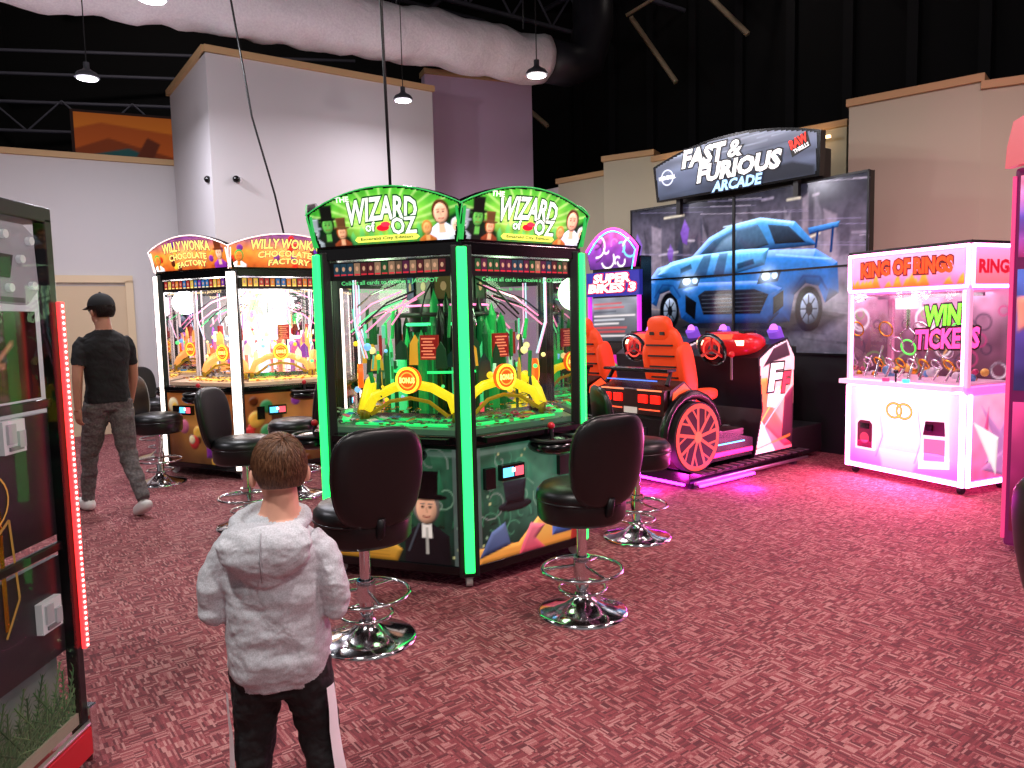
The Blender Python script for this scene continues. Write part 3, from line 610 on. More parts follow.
# ------------------------------------------------------------------ ring machine
def rings_machine():
    D=.62; a=Vector((3.65,5.9,0)); b_=Vector((3.17,6.98,0)) 
    u=(a-b_); W=u.length; c=(a+b_)/2; ang=math.atan2(u.y,u.x)
    rg=Rig('ring_prize_machine',(c.x,c.y,0),ang)
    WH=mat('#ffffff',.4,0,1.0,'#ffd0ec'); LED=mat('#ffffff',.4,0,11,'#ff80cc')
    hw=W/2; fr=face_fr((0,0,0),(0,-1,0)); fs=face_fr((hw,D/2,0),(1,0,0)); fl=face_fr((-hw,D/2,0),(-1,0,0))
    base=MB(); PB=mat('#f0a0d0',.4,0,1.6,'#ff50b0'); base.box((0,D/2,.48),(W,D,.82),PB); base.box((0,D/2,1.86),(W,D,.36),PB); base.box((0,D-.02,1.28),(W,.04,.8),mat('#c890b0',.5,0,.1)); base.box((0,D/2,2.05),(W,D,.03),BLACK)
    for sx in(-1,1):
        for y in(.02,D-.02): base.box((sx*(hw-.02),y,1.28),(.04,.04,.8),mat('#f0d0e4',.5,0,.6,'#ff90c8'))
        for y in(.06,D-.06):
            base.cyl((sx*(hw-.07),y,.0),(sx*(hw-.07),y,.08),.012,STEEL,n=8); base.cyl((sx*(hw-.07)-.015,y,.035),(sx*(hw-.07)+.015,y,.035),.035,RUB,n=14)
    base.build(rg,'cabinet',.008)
    led=MB()
    for f,w in((fr,hw),(fs,D/2)):
        for s_ in(-1,1):
            led.fbox(f,s_*(w-.03),.45,.006,.045,.76,.012,LED); led.fbox(f,s_*(w-.02),1.87,.006,.026,.32,.012,LED)
        led.fbox(f,0,1.7,.006,2*w-.04,.022,.012,LED); led.fbox(f,0,2.025,.006,2*w-.04,.026,.012,LED); led.fbox(f,0,.09,.006,2*w-.05,.036,.012,LED)
    led.fbox(fr,0,.84,.006,W-.06,.022,.012,LED)
    for s_ in(-1,1): led.fbox(fr,s_*(hw-.05),1.28,.0,.016,.78,.012,LED)
    led.build(rg,'led_trim')
    p=MB()
    cv=Canvas(-hw+.05,1.72,hw-.05,2.0,90,30); cv.C[:]=cv.vg('#ff5a98','#ffb0d8',1.72,2.0,'#ff98c8'); cv.noise(.12,6)
    for j in range(24):
        x=U(-hw,hw); h=U(.05,.13); cv.poly([(x-.05,1.72),(x+.05,1.72),(x+.02,1.72+h*.6),(x+.01,1.72+h),(x-.02,1.72+h*.7)],'#ff5010','#ffb030',soft=.015)
    cv.build(rg,'sign_artwork',lambda x,z:fr.p(x,z,.003),.95)
    for b2,c2,h in((.13,'#5a0818',.006),(.055,'#ff4a10',.008)): p.text(fr,'KING OF RINGS',0,1.885,W*.74,.12,E(c2,1.0),h,b2,.0,.01)
    cv=Canvas(-hw+.05,.12,hw-.05,.82,100,70); cv.C[:]=cv.vg('#ff8cd8','#fff0fa',.12,.82,'#ffc4ec')
    cv.glow(0,.5,.3,'#ffffff',.35)
    for (x0,y0,x1,y1) in((-hw,.12,-hw,.82),(hw,.12,hw,.82),(-hw,.12,hw,.12)): cv.line([(x0,y0),(x1,y1)],.16,'#ff50b4',.85,.2)
    cv.poly([(-.18,.12),(.12,.12),(.2,.3),(.1,.42),(-.1,.42),(-.22,.28)],'#ffa0d8','#ffe8f8',soft=.03); cv.line([(-.22,.6),(-.18,.4),(-.25,.2)],.012,'#ff58b4',.8,.01); cv.line([(.16,.66),(.2,.4),(.14,.2)],.012,'#ff58b4',.8,.01)
    cv.build(rg,'front_artwork',lambda x,z:fr.p(x,z,.003),1.0)
    for x in(-.05,.05): 
        p.ring(fr,x-.02,.64,.085,.075,.022,.006+.001*(x>0),E('#f06008',.9)); p.ring(fr,x-.02,.64,.078,.068,.008,.008,E('#ffc860',1.1))
    p.prism(fr,[(-.46,.25),(-.26,.25),(-.26,.5),(-.29,.54),(-.43,.54),(-.46,.5)],.002,.02,WH); p.prism(fr,[(-.44,.27),(-.28,.27),(-.28,.49),(-.31,.52),(-.41,.52),(-.44,.49)],.002,.022,mat('#6a1440',.3,0,.15))
    p.ell(fr,-.36,.36,.05,.05,.024,E('#c04060',.5)); p.fbox(fr,-.36,.47,.02,.1,.05,.02,BLKG)
    p.prism(fr,[(.18,.16),(.46,.2),(.44,.62),(.24,.6),(.2,.4)],.002,.01,WH); p.prism(fr,[(.22,.46),(.42,.47),(.41,.59),(.24,.58)],.002,.013,mat('#50142c',.3)); p.prism(fr,[(.23,.24),(.42,.26),(.42,.44),(.23,.43)],.002,.012,mat('#e880b8',.4,0,.5))
    p.fbox(fr,.28,.53,.016,.06,.05,.02,BLKG)
    p.box((0,-.06,.88),(W*.94,.16,.04),mat('#ffd0ec',.4,0,.5)); p.cyl((-.1,-.08,.9),(-.1,-.08,.93),.03,E('#ff3060',1.5)); p.cyl((.1,-.08,.9),(.1,-.08,.93),.03,E('#40c0ff',1.5)); p.cyl((.0,-.08,.9),(.0,-.08,.98),.008,BLACK); p.sph((0,-.08,.99),.02,BLKG)
    cv=Canvas(-D/2+.05,.12,D/2-.05,.82,44,60); cv.C[:]=cv.vg('#f060a8','#ffb8e0',.12,.82); cv.noise(.2,6)
    for j in range(7): cv.poly([(U(-.3,.3),U(.1,.8)) for _ in range(3)],random.choice(['#ff9050','#ffffff','#e05090','#c080c0','#ffd0a0']),bev=.03)
    cv.build(rg,'side_artwork',lambda x,z:fs.p(x,z,.003),.8)
    p.rect(fs,-D/2+.05,1.72,D/2-.05,2.0,.003,grad('#ff6060','#ff98c8',1.7,2.0,.9)); p.text(fs,'RINGS',0,1.86,D*.7,.1,E('#c01830',.9),.006,.05)
    p.build(rg,'printed_panels')
    g=MB(); g.rect(fr,-hw+.04,.9,hw-.04,1.69,-.01,GLASS); g.rect(fs,-D/2+.04,.9,D/2-.04,1.69,-.01,GLASS); g.rect(fl,-D/2+.04,.9,D/2-.04,1.69,-.01,GLASS); g.build(rg,'glass_panes')
    i=MB(); fb=face_fr((0,D-.045,0),(0,-1,0))
    cv=Canvas(-hw+.05,.9,hw-.05,1.68,90,60); cv.C[:]=cv.vg('#50283c','#b890a8',.9,1.68,'#805870'); cv.noise(.4,6)
    for j in range(22):
        x,y,r=U(-.5,.5),U(.95,1.6),U(.04,.12); c2=random.choice(['#f0f0f8','#d8b060','#70a860','#c04080','#40304a','#e8e8f0']); cv.line([(x+r*math.cos(i_*.45),y+r*math.sin(i_*.45)) for i_ in range(15)],.016,c2,.8)
    cv.build(rg,'backdrop_artwork',lambda x,z:fb.p(x,z,.002),.45)
    for t,x,z,w,h,c in(('WIN',.16,1.47,.32,.16,'#70ff30'),('TICKETS',.2,1.27,.58,.16,'#ff50a8')):
        for b2,cc,hh in((.12,'#200410',.3),(.045,c,.303)): i.text(fb,t,x,z,w,h,E(cc,1.2),hh,b2,.1,0,rot=.05)
    for j in range(9):
        x=-.5+.115*j; i.cyl((x,.12,.9),(x+.02,.2,1.1+.1*math.sin(j*1.7)),.012,CHROME,n=10); i.torus((x+.01,.16,1.05),(.2,.8,.6),.05,.009,GOLD if j%2 else CHROME,18,6)
    for j in range(7): i.torus((-.42+.12*j,.3,1.25+.1*math.cos(j*2)),(0,1,.3),.07,.008,[GOLD,CHROME,E('#60ff60',.8),CHROME][j%4],20,6)
    for j in range(30): i.sph((U(-.5,.5),U(.2,.5),U(.92,1.0)),U(.02,.045),random.choice([mat('#e0e0e8',.3),mat('#c04070',.4),GOLD,mat('#60a0d0',.4),mat('#f0d060',.4)]),8,6)
    i.box((0,.3,1.64),(W*.85,.03,.03),STEEL); i.box((-.15,.25,1.58),(.14,.16,.1),mat('#e0e0e4',.3)); i.cyl((-.15,.25,1.35),(-.15,.25,1.55),.02,CHROME)
    for t in(-1,1): i.tube([(-.15,.25,1.37),(-.15+t*.08,.25,1.3),(-.15+t*.04,.25,1.2)],.008,CHROME)
    i.box((0,D/2,.905),(W*.94,D*.9,.02),E('#d8b0c8',.3)); i.build(rg,'prizes')
    l=bpy.data.lights.new('cabinet_light','AREA'); l.size=.8; l.energy=10; l.color=lin('#ffe8f4'); o=bpy.data.objects.new('cabinet_light',l); COL.objects.link(o); o.parent=rg.e; o.location=(0,.25,1.66)
    l=bpy.data.lights.new('added_pink_spill','AREA'); l.shape='RECTANGLE'; l.size=1.0; l.size_y=.1; l.energy=52; l.color=lin('#ff5cae')  # invisible area light added to throw pink glow on the carpet
    o=bpy.data.objects.new('added_pink_spill',l); COL.objects.link(o); o.parent=rg.e; o.location=(0,-.03,.35); o.rotation_euler=(rad(-66),0,0)
rings_machine()
# ------------------------------------------------------------------ driving arcade
FO=(1.56,6.35,0); FA=math.atan2(.616,.788)
def driving():
    rg=Rig('driving_arcade_machine',FO,FA)
    RD=mat('#ff2020',.3,0,2.6,'#ff1408'); PINK=mat('#ff40d0',.4,0,9,'#f030ff'); ORG=mat('#300a04',.6,0,1.0,'#ff5420')
    m=MB()
    m.box((.85,.98,.1),(1.8,1.96,.1),BLKG); m.box((.85,-.055,.07),(1.8,.02,.03),STEEL)
    for k in range(16): m.box((.02+k*.11,-.04,.155),(.07,.12,.012),DGREY)
    for x in(.05,.85,1.65):
        for y in(.05,1.85): m.cyl((x,y,0),(x,y,.05),.04,RUB,n=12)
    m.build(rg,'motion_platform',.008)
    g=MB(); g.box((-.06,.7,.045),(.02,1.3,.018),PINK); g.box((.4,-.075,.045),(.8,.02,.018),PINK); g.build(rg,'under_glow')
    for ci,cy in enumerate((.48,1.5)):
        b=MB(); fs=Fr((0,cy-.4,0),(1,0,0),(0,0,1))
        ody=[(-.2,.34),(-.24,.62),(-.2,.88),(-.02,.95),(.12,.84),(.2,.52),(.75,.4),(1.0,.34),(1.0,.18),(-.1,.18)]
        b.prism(fs,ody,-.80,0,mat('#0e0a0c',.25)) 
        b.poly(fs,[(-.19,.74),(-.17,.86),(-.02,.93),(.11,.83),(.1,.77),(-.02,.84),(-.1,.8)],.003,E('#ff5a30',.9))
        b.tube([(.05+.37*math.cos(rad(t)),cy-.42,.46+.37*math.sin(rad(t))) for t in range(10,181,17)],.045,mat('#101012',.25),8)
        c=Vector((.05,cy-.46,.46))
        b.cyl(c+Vector((0,.05,0)),c-Vector((0,.03,0)),.31,RUB,n=32); wf=Fr(c-Vector((0,.034,0)),(1,0,0),(0,0,1))
        b.ring(wf,0,0,.295,.295,.04,.001,mat('#300804',.6,0,1.3,'#ff4a18'),36); b.ell(wf,0,0,.255,.255,.0005,mat('#0c0404',.8,0,.1,'#a01c04'),30)
        for k in range(9):
            t=rad(40*k+10); b.line(wf,[(0,0),(.26*math.cos(t),.26*math.sin(t))],.03,.002,ORG)
            b.line(wf,[(.15*math.cos(t),.15*math.sin(t)),(.26*math.cos(t+.3),.26*math.sin(t+.3))],.018,.0025,ORG)
        b.ell(wf,0,0,.05,.05,.004,mat('#301008',.6,0,1.2,'#ff6a30'),18)
        fb=face_fr((-.235,cy,0),(-1,0,0)) 
        b.fbox(fb,0,.5,.0,.78,.26,.05,BLKG); b.fbox(fb,0,.77,.0,.76,.22,.06,mat('#2a1010',.3,0,.04))
        for x in(-.29,-.15,.15,.29): b.fbox(fb,x,.80,.03,.10,.07,.03,RD)
        for x in(-.22,.22): b.rect(fb,x-.14,.87,x+.14,.882,.034,E('#ff8a60',1.2)); b.rect(fb,x-.12,.70,x+.12,.712,.034,E('#ff5a38',1.2))
        b.fbox(fb,0,.48,.02,.36,.14,.04,DGREY); b.rect(fb,-.08,.665,.08,.72,.035,E('#b8b0a8',.5))
        for x in(-.3,.3): b.cyl(fb.p(x,.42,.0),fb.p(x,.42,.06),.045,CHROME,n=14)
        b.tube([(-.2,cy-.36,.92),(-.12,cy-.34,1.04),(-.12,cy+.34,1.04),(-.2,cy+.36,.92)],.022,BLACK,8); b.box((-.16,cy,1.05),(.12,.76,.025),mat('#141418',.25))
        b.rect(fb,-.3,.955,.3,.965,.02,E('#5080ff',1.2))
        b.box((.55,cy-.41,.24),(.85,.02,.04),mat('#ff3080',.4,0,1.5)); b.box((.55,cy-.41,.33),(.6,.012,.012),E('#50e0ff',1.5)); b.box((.6,cy-.3,.42),(.5,.2,.06),mat('#301018',.4))
        b.build(rg,'car_body' ,.01)
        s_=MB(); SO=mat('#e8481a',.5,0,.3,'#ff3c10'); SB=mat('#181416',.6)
        def pad(c,r,mm,rx=0,e=.6):
            v,f=sphgeo(c,r,24,14,Matrix.Rotation(rx,3,'Y'),e); s_.add(v,f,mm,True)
        pad((.22,cy,1.12),(.06,.22,.32),SO,rad(-14)); pad((.14,cy,1.40),(.055,.13,.12),SO,rad(-14)); pad((.26,cy,1.1),(.05,.12,.26),SB,rad(-14))
        for zz in (.95,1.05,1.15,1.25): s_.box((.165-(zz-1.1)*.25,cy,zz),(.04,.3,.016),SB)
        pad((.44,cy,.74),(.27,.23,.07),SO); pad((.46,cy,.77),(.2,.14,.06),SB)
        for q in(-1,1): pad((.27,cy+q*.2,1.02),(.1,.045,.26),SO,rad(-14)); pad((.45,cy+q*.21,.78),(.24,.045,.06),SO); s_.box((.1,cy+q*.06,1.36),(.03,.05,.03),BLACK)
        s_.box((.42,cy,.6),(.4,.36,.2),BLACK); s_.build(rg,'bucket_seat')
        c_=MB(); fc=Fr((0,cy-.42,0),(1,0,0),(0,0,1))
        cp=[(1.0,.15),(1.65,.15),(1.68,1.1),(1.55,1.28),(1.28,1.22),(1.05,1.1),(1.12,.6)]
        c_.prism(fc,cp,-.84,0,mat('#141018',.35))
        pin=[(1.01,.17),(1.64,.17),(1.67,1.09),(1.54,1.26),(1.29,1.2),(1.07,1.09),(1.13,.6)]
        cv=Canvas(1.0,.16,1.68,1.28,64,100,'#f0c8d8'); cv.C[:]=cv.vg('#ff7a8a','#f8e8f0',.2,1.2,'#ffb8a0'); cv.noise(.15,6)
        cv.poly([(1.0,.55),(1.5,.2),(1.68,.2),(1.3,.6),(1.2,.9),(1.1,.9)],'#ff4070','#ff9a40',bev=.05); cv.poly([(1.0,.16),(1.35,.16),(1.1,.5)],'#fff0f0'); cv.poly([(1.45,.3),(1.66,.2),(1.66,.8),(1.5,.7)],'#30202c','#7a2848',bev=.06); cv.poly([(1.2,.62),(1.34,.6),(1.5,.72),(1.4,.8),(1.22,.74)],'#ffffff')
        cv.poly([(1.12,1.0),(1.3,1.18),(1.53,1.24),(1.6,1.1),(1.3,1.05)],'#282028','#503848'); cv.line([(1.04,.42),(1.6,.95)],.02,'#ffe060',.8); cv.line([(1.04,.34),(1.62,.8)],.012,'#ffffff',.8); cv.line([(1.02,.22),(1.6,.3)],.02,'#ff9030',.8)
        cv.build(rg,'console_artwork',lambda x,z:fc.p(x,z,.004),.6,.3,cv.sdf(pin)>-.004)
        for b2,cc,hh in((.1,'#2a1420',.008),(.05,'#ffffff',.010)): c_.text(fc,'F',1.34,.9,.17,.24,E(cc,.9),hh,b2,.2)
        for b2,cc,hh in((.1,'#2a1420',.008),(.05,'#ff4058',.010)): c_.text(fc,'F',1.52,.84,.1,.18,E(cc,.9),hh,b2,.2)
        v,f=sphgeo((1.2,cy,1.22),(.2,.36,.13),28,14,None,.7); c_.add(v,f,mat('#c01c20',.25,0,.3),True)
        for q in(-1,1): c_.box((1.03,cy+q*.22,1.24),(.03,.1,.05),E('#fff0c0',2)); c_.box((1.2,cy+q*.2,1.34),(.2,.06,.03),BLKG)
        c_.box((1.02,cy,1.3),(.04,.3,.05),E('#ff5030',1.6)); c_.torus((.9,cy,1.18),(-1,0,-.35),.15,.02,BLKG,30,8)
        c_.cyl((.9,cy,1.18),(1.1,cy,1.14),.05,DGREY)
        for t in(90,210,330): c_.cyl((.9,cy,1.18),Vector((.9,cy,1.18))+Vector((0,math.cos(rad(t)),math.sin(rad(t))*.95))*.14,.016,mat('#c01818',.4),n=8)
        c_.ring(face_fr((.893,cy,1.18),(-1,0,-.1)),0,0,.1,.1,.015,.0,E('#ff4030',1.5)) 
        c_.cyl((.8,cy-.3,.9),(.8,cy-.3,1.12),.012,STEEL); c_.sph((.8,cy-.3,1.14),.03,mat('#c01818',.3))
        for q in(-.1,.06): c_.box((1.0,cy+q,.36),(.03,.07,.14),STEEL)
        for q in(-1,1): c_.cyl((1.6,cy+q*.3,1.2),(1.5,cy+q*.3,1.36),.07,mat('#6030a0',.4,0,.5,'#a060ff'),n=18); c_.ell(face_fr((1.495,cy+q*.3,1.368),(-.5,0,.8)),0,0,.05,.05,.001,E('#e080ff',.7))
        c_.build(rg,'steering_console',.006)
    seam=Vector((2.5,1.354,1.06)); Lf=Vector((2.35,2.87,1.06)); Rt=Vector((2.35,-.34,1.06)); Hs=1.87
    WL=(seam-Lf).length; WR=(Rt-seam).length
    fL=Fr(seam,seam-Lf,(0,0,1)); fR=Fr(seam,Rt-seam,(0,0,1))
    sb=MB()
    for f,a,b_ in((fL,-WL,0),(fR,0,WR)): sb.prism(f,[(a,0),(b_,0),(b_,Hs),(a,Hs)],-.08,-.001,BLKG)
    sb.build(rg,'video_wall_housing',.01)
    st=MB(); st.box((2.62,1.3,.58),(.4,2.9,1.16),BLACK); st.box((2.36,1.3,.5),(.1,1.6,.7),DGREY); st.box((2.7,1.3,2.0),(.14,2.0,2.6),BLACK)
    st.box((1.95,.98,.2),(.6,1.8,.3),BLACK); st.build(rg,'screen_stand',.01)
    cv=Canvas(-WL,0,WR,Hs,360,200); cv.C[:]=cv.vg('#4a4854','#1c1e2a',0,Hs,'#6a6476')
    cv.noise(.35,16,2)
    for i in range(26):
        x=U(-WL,WR); w=U(.04,.16); z0=U(.75,1.1); cv.poly([(x,z0),(x+w,z0+.02),(x+w,z0+U(.3,.8)),(x,z0+U(.3,.8))],random.choice(['#1c1c26','#3a3644','#7a7686','#20283a','#8a8090']),soft=.03,al=.6)
    for i in range(16): x=U(-WL,WR); z=U(1.0,1.8); cv.line([(x,z),(x+U(.05,.3),z+U(-.02,.04))],.022,random.choice(['#c8c0d0','#a8a0b8','#f0e8d0']),.6,.025)
    cv.poly([(-WL,0),(WR,0),(WR,.55),(.5,.62),(-.6,.72),(-WL,.8)],'#3c3c46','#7a7886',soft=.04) 
    for i in range(30): x=U(-WL,WR); z=U(.0,.6); l=U(.3,1.0); cv.line([(x,z),(x+l,z-l*.12)],U(.006,.02),random.choice(['#9a98a8','#1c1c22','#7a7888','#c0a890']),.4,.02)
    for i in range(28): x=U(-WL,WR); z=U(.8,1.85); l=U(.3,1.2); cv.line([(x,z),(x+l,z-l*.1)],U(.004,.012),random.choice(['#e0d8f0','#9088b0']),.35,.01)
    cv.noise(.25,5)
    K='#06070c'
    cv.poly([(-1.3,.35),(-.9,.2),(.3,.14),(1.2,.26),(1.45,.42),(1.2,.5),(-1.2,.5)],'#08080c',soft=.1,al=.85)
    for x,z,rx,rz in((1.02,.5,.17,.25),(-.92,.52,.15,.24)):
        cv.ell(x,z,rx,rz,K,soft=.02); cv.ell(x+.01,z,rx*.65,rz*.68,'#39485c','#8a9ab0',bev=.08); cv.ell(x+.01,z,rx*.25,rz*.28,K)
        for j in range(8): t=j*math.pi/4; cv.line([(x,z),(x+rx*.6*math.cos(t),z+rz*.6*math.sin(t))],.014,'#0c0e14')
    cv.poly([(-1.2,.62),(-1.26,.9),(-1.1,1.08),(-.7,1.16),(.3,1.2),(1.1,1.14),(1.36,.98),(1.38,.66),(1.22,.56),(1.14,.74),(.98,.78),(.84,.66),(.78,.36),(.2,.28),(-.5,.3),(-.74,.42),(-.8,.66),(-.92,.78),(-1.06,.74),(-1.12,.58)],'#0a3074','#2470bc',bev=.16,spec=.5)
    cv.poly([(-.66,1.12),(-.34,1.4),(-.05,1.52),(.38,1.56),(.84,1.46),(1.12,1.18),(.4,1.18)],'#124690','#4898d4',bev=.1,spec=.5)
    cv.poly([(-.54,1.15),(-.28,1.36),(-.02,1.46),(.34,1.49),(.5,1.24),(.1,1.18)],'#0a1420','#42688a',bev=.03)
    cv.poly([(-.3,1.2),(-.14,1.36),(.02,1.43),(.0,1.22)],'#2c4a6a','#90b8d8',soft=.04,al=.7)
    cv.poly([(.58,1.24),(.48,1.47),(.76,1.42),(.98,1.22)],'#080c14','#2c4058',bev=.03)
    cv.poly([(-1.12,.98),(-.9,1.14),(-.5,1.2),(.1,1.22),(.5,1.2),(.44,1.02),(-.1,.92),(-.8,.9)],'#1858a8','#58acdf',bev=.09,spec=.5)
    cv.poly([(-.56,.95),(-.42,1.19),(-.3,1.2),(-.38,.94)],'#1a2438','#30405c',soft=.02,al=.75); cv.poly([(-.28,.94),(-.2,1.2),(-.08,1.2),(-.14,.94)],'#1a2438','#30405c',soft=.02,al=.75)
    cv.poly([(-.75,.99),(-.58,1.04),(-.6,1.1),(-.75,1.05)],K,soft=.02,al=.8); cv.poly([(.05,.99),(.3,1.04),(.28,1.1),(.04,1.06)],K,soft=.02,al=.8)
    cv.poly([(-.72,.78),(-.6,.42),(-.45,.34),(.5,.34),(.64,.46),(.68,.74),(.4,.84),(-.5,.86)],'#0a2860','#1c60a8',bev=.08,spec=.3)
    cv.poly([(-.5,.7),(-.42,.46),(.38,.46),(.5,.68),(.3,.75),(-.4,.76)],K,'#141824',bev=.03) 
    for j in range(5): cv.line([(-.44,.5+.05*j),(.42,.5+.05*j)],.008,'#3a4454',.7)
    cv.poly([(-.68,.5),(-.54,.4),(-.52,.62),(-.68,.72)],K,bev=.02); cv.poly([(.56,.44),(.7,.54),(.7,.72),(.56,.64)],K,bev=.02)
    cv.poly([(-.6,.36),(.6,.34),(.74,.28),(-.74,.3)],'#101420',soft=.01)
    for x in(-.62,.5):
        cv.poly([(x-.17,.8),(x+.12,.82),(x+.17,.95),(x-.1,.97)],'#0c1018','#28384c',bev=.02); cv.ell(x-.04,.885,.055,.05,'#e8f4ff',bev=.02); cv.ell(x+.08,.89,.04,.04,'#b8d8f8'); cv.glow(x-.02,.885,.1,'#b8dcff',.7)
    cv.line([(.8,.68),(.95,.86),(1.15,.84),(1.24,.7)],.02,'#0a2860',.8,.02); cv.line([(-1.15,.7),(-1.02,.86),(-.86,.84),(-.76,.7)],.02,'#0a2860',.8,.02)
    cv.line([(.6,1.12),(1.28,1.02)],.02,'#8cc8f0',.8,.02); cv.line([(-.14,1.51),(.36,1.55),(.78,1.46)],.014,'#c8ecff',.8,.015); cv.line([(-1.05,1.06),(-.6,1.17)],.016,'#b8e4ff',.8,.015)
    cv.poly([(1.02,1.3),(1.36,1.34),(1.38,1.4),(1.0,1.37)],'#0c3a8a','#3c80c0',bev=.03); cv.line([(1.1,1.16),(1.12,1.32)],.03,'#0c2c60'); cv.line([(1.28,1.1),(1.3,1.34)],.03,'#0c2c60')
    for x,z,k in((-1.5,1.35,1),(-.75,1.5,.8),(-.95,1.25,.6)): cv.poly([(x,z),(x+.08*k,z+.2*k),(x+.16*k,z+.05*k),(x+.12*k,z-.2*k),(x+.04*k,z-.15*k)],'#5a3494','#8058c0',soft=.02,al=.8)
    cv.noise(.14,3)
    cv.build(rg,'video_wall_picture',lambda x,z:(fL if x<0 else fR).p(x,z,.003),.9,.15)
    bz=MB(); bzm=mat('#050507',.3)
    for f,a,b_ in((fL,-WL,0),(fR,0,WR)):
        for z in(0.01,Hs/2,Hs-.01): bz.fbox(f,(a+b_)/2,z,.012,abs(b_-a),.022,.012,bzm)
        for x in(a+.01,b_-.01): bz.fbox(f,x,Hs/2,.012,.02,Hs,.012,bzm)
    bz.build(rg,'screen_bezels')
    q=MB(); mf=Fr((2.28,1.26,2.96),(0,-1,0),(-.08,0,1)); hw=1.1
    pts=[(-hw,.0),(hw,-.02),(hw+.03,.44)]+[(hw*(1-2*i/14),.45+.17*(1-(1-2*i/14)**2)) for i in range(1,14)]+[(-hw-.03,.44)]
    q.prism(mf,pts,-.1,0,BLKG); pin=[(x*.97,z*.94+.015) for x,z in pts]
    cv=Canvas(-hw-.03,-.02,hw+.03,.64,150,50); cv.C[:]=cv.vg('#2c3648','#8a94a8',0,.62,'#566078'); cv.noise(.5,7,3); cv.noise(.3,4,4)
    for i in range(14): x=U(-1,.6); z=U(.05,.55); cv.line([(x,z),(x+U(.3,.8),z+.03)],.012,random.choice(['#a8b4c8','#303a50','#d0d8e8']),.6,.01)
    cv.poly([(.1,.02),(.3,.16),(.8,.18),(1.05,.1),(1.05,.0)],'#141a28',soft=.03); cv.build(rg,'marquee_artwork',lambda x,z:mf.p(x,z,.003),.8,.3,cv.sdf(pin)>0)
    for t,x,z,w,h,b0 in(('FAST',-.34,.45,.58,.19,.05),('&',.1,.45,.17,.17,.03),('FURIOUS',.12,.24,1.08,.18,.05)):
        for b2,c2,h2 in((b0+.06,'#06080e',.01),(b0,'#ffffff',.013)): q.text(mf,t,x,z,w,h,E(c2,1.0),h2,b2,.25)
    for b2,c2,h2 in((.12,'#081830',.01),(.045,'#a8d8ff',.013)): q.text(mf,'ARCADE',.1,.065,.64,.11,E(c2,1.0),h2,b2,.25)
    q.prism(mf,[(.76,.38),(.98,.46),(1.02,.3),(.8,.22)],.004,.006,E('#181818',.3)); q.text(mf,'RAW',.88,.375,.2,.09,E('#ff3828',1),.012,.05,0,0,rot=.3); q.text(mf,'THRILLS',.91,.3,.18,.04,E('#ffffff',.9),.012,.04,0,0,rot=.3)
    q.ring(mf,-.9,.28,.1,.1,.02,.012,E('#c0c8d8',.9)); q.text(mf,'UNIVERSAL',-.9,.28,.26,.045,E('#ffffff',.9),.014,.04)
    for s_ in(-1,1): q.box((2.36,1.26+s_*.8,2.93),(.06,.06,.3),BLACK)
    q.build(rg,'marquee_sign')
    l=bpy.data.lights.new('under_glow_light','POINT'); l.energy=13; l.color=lin('#ff30d8'); l.shadow_soft_size=.05
    for pz in((-.3,.25,.08),(.4,-.28,.08)):
        o=bpy.data.objects.new('under_glow_light',l); COL.objects.link(o); o.parent=rg.e; o.location=pz
driving()
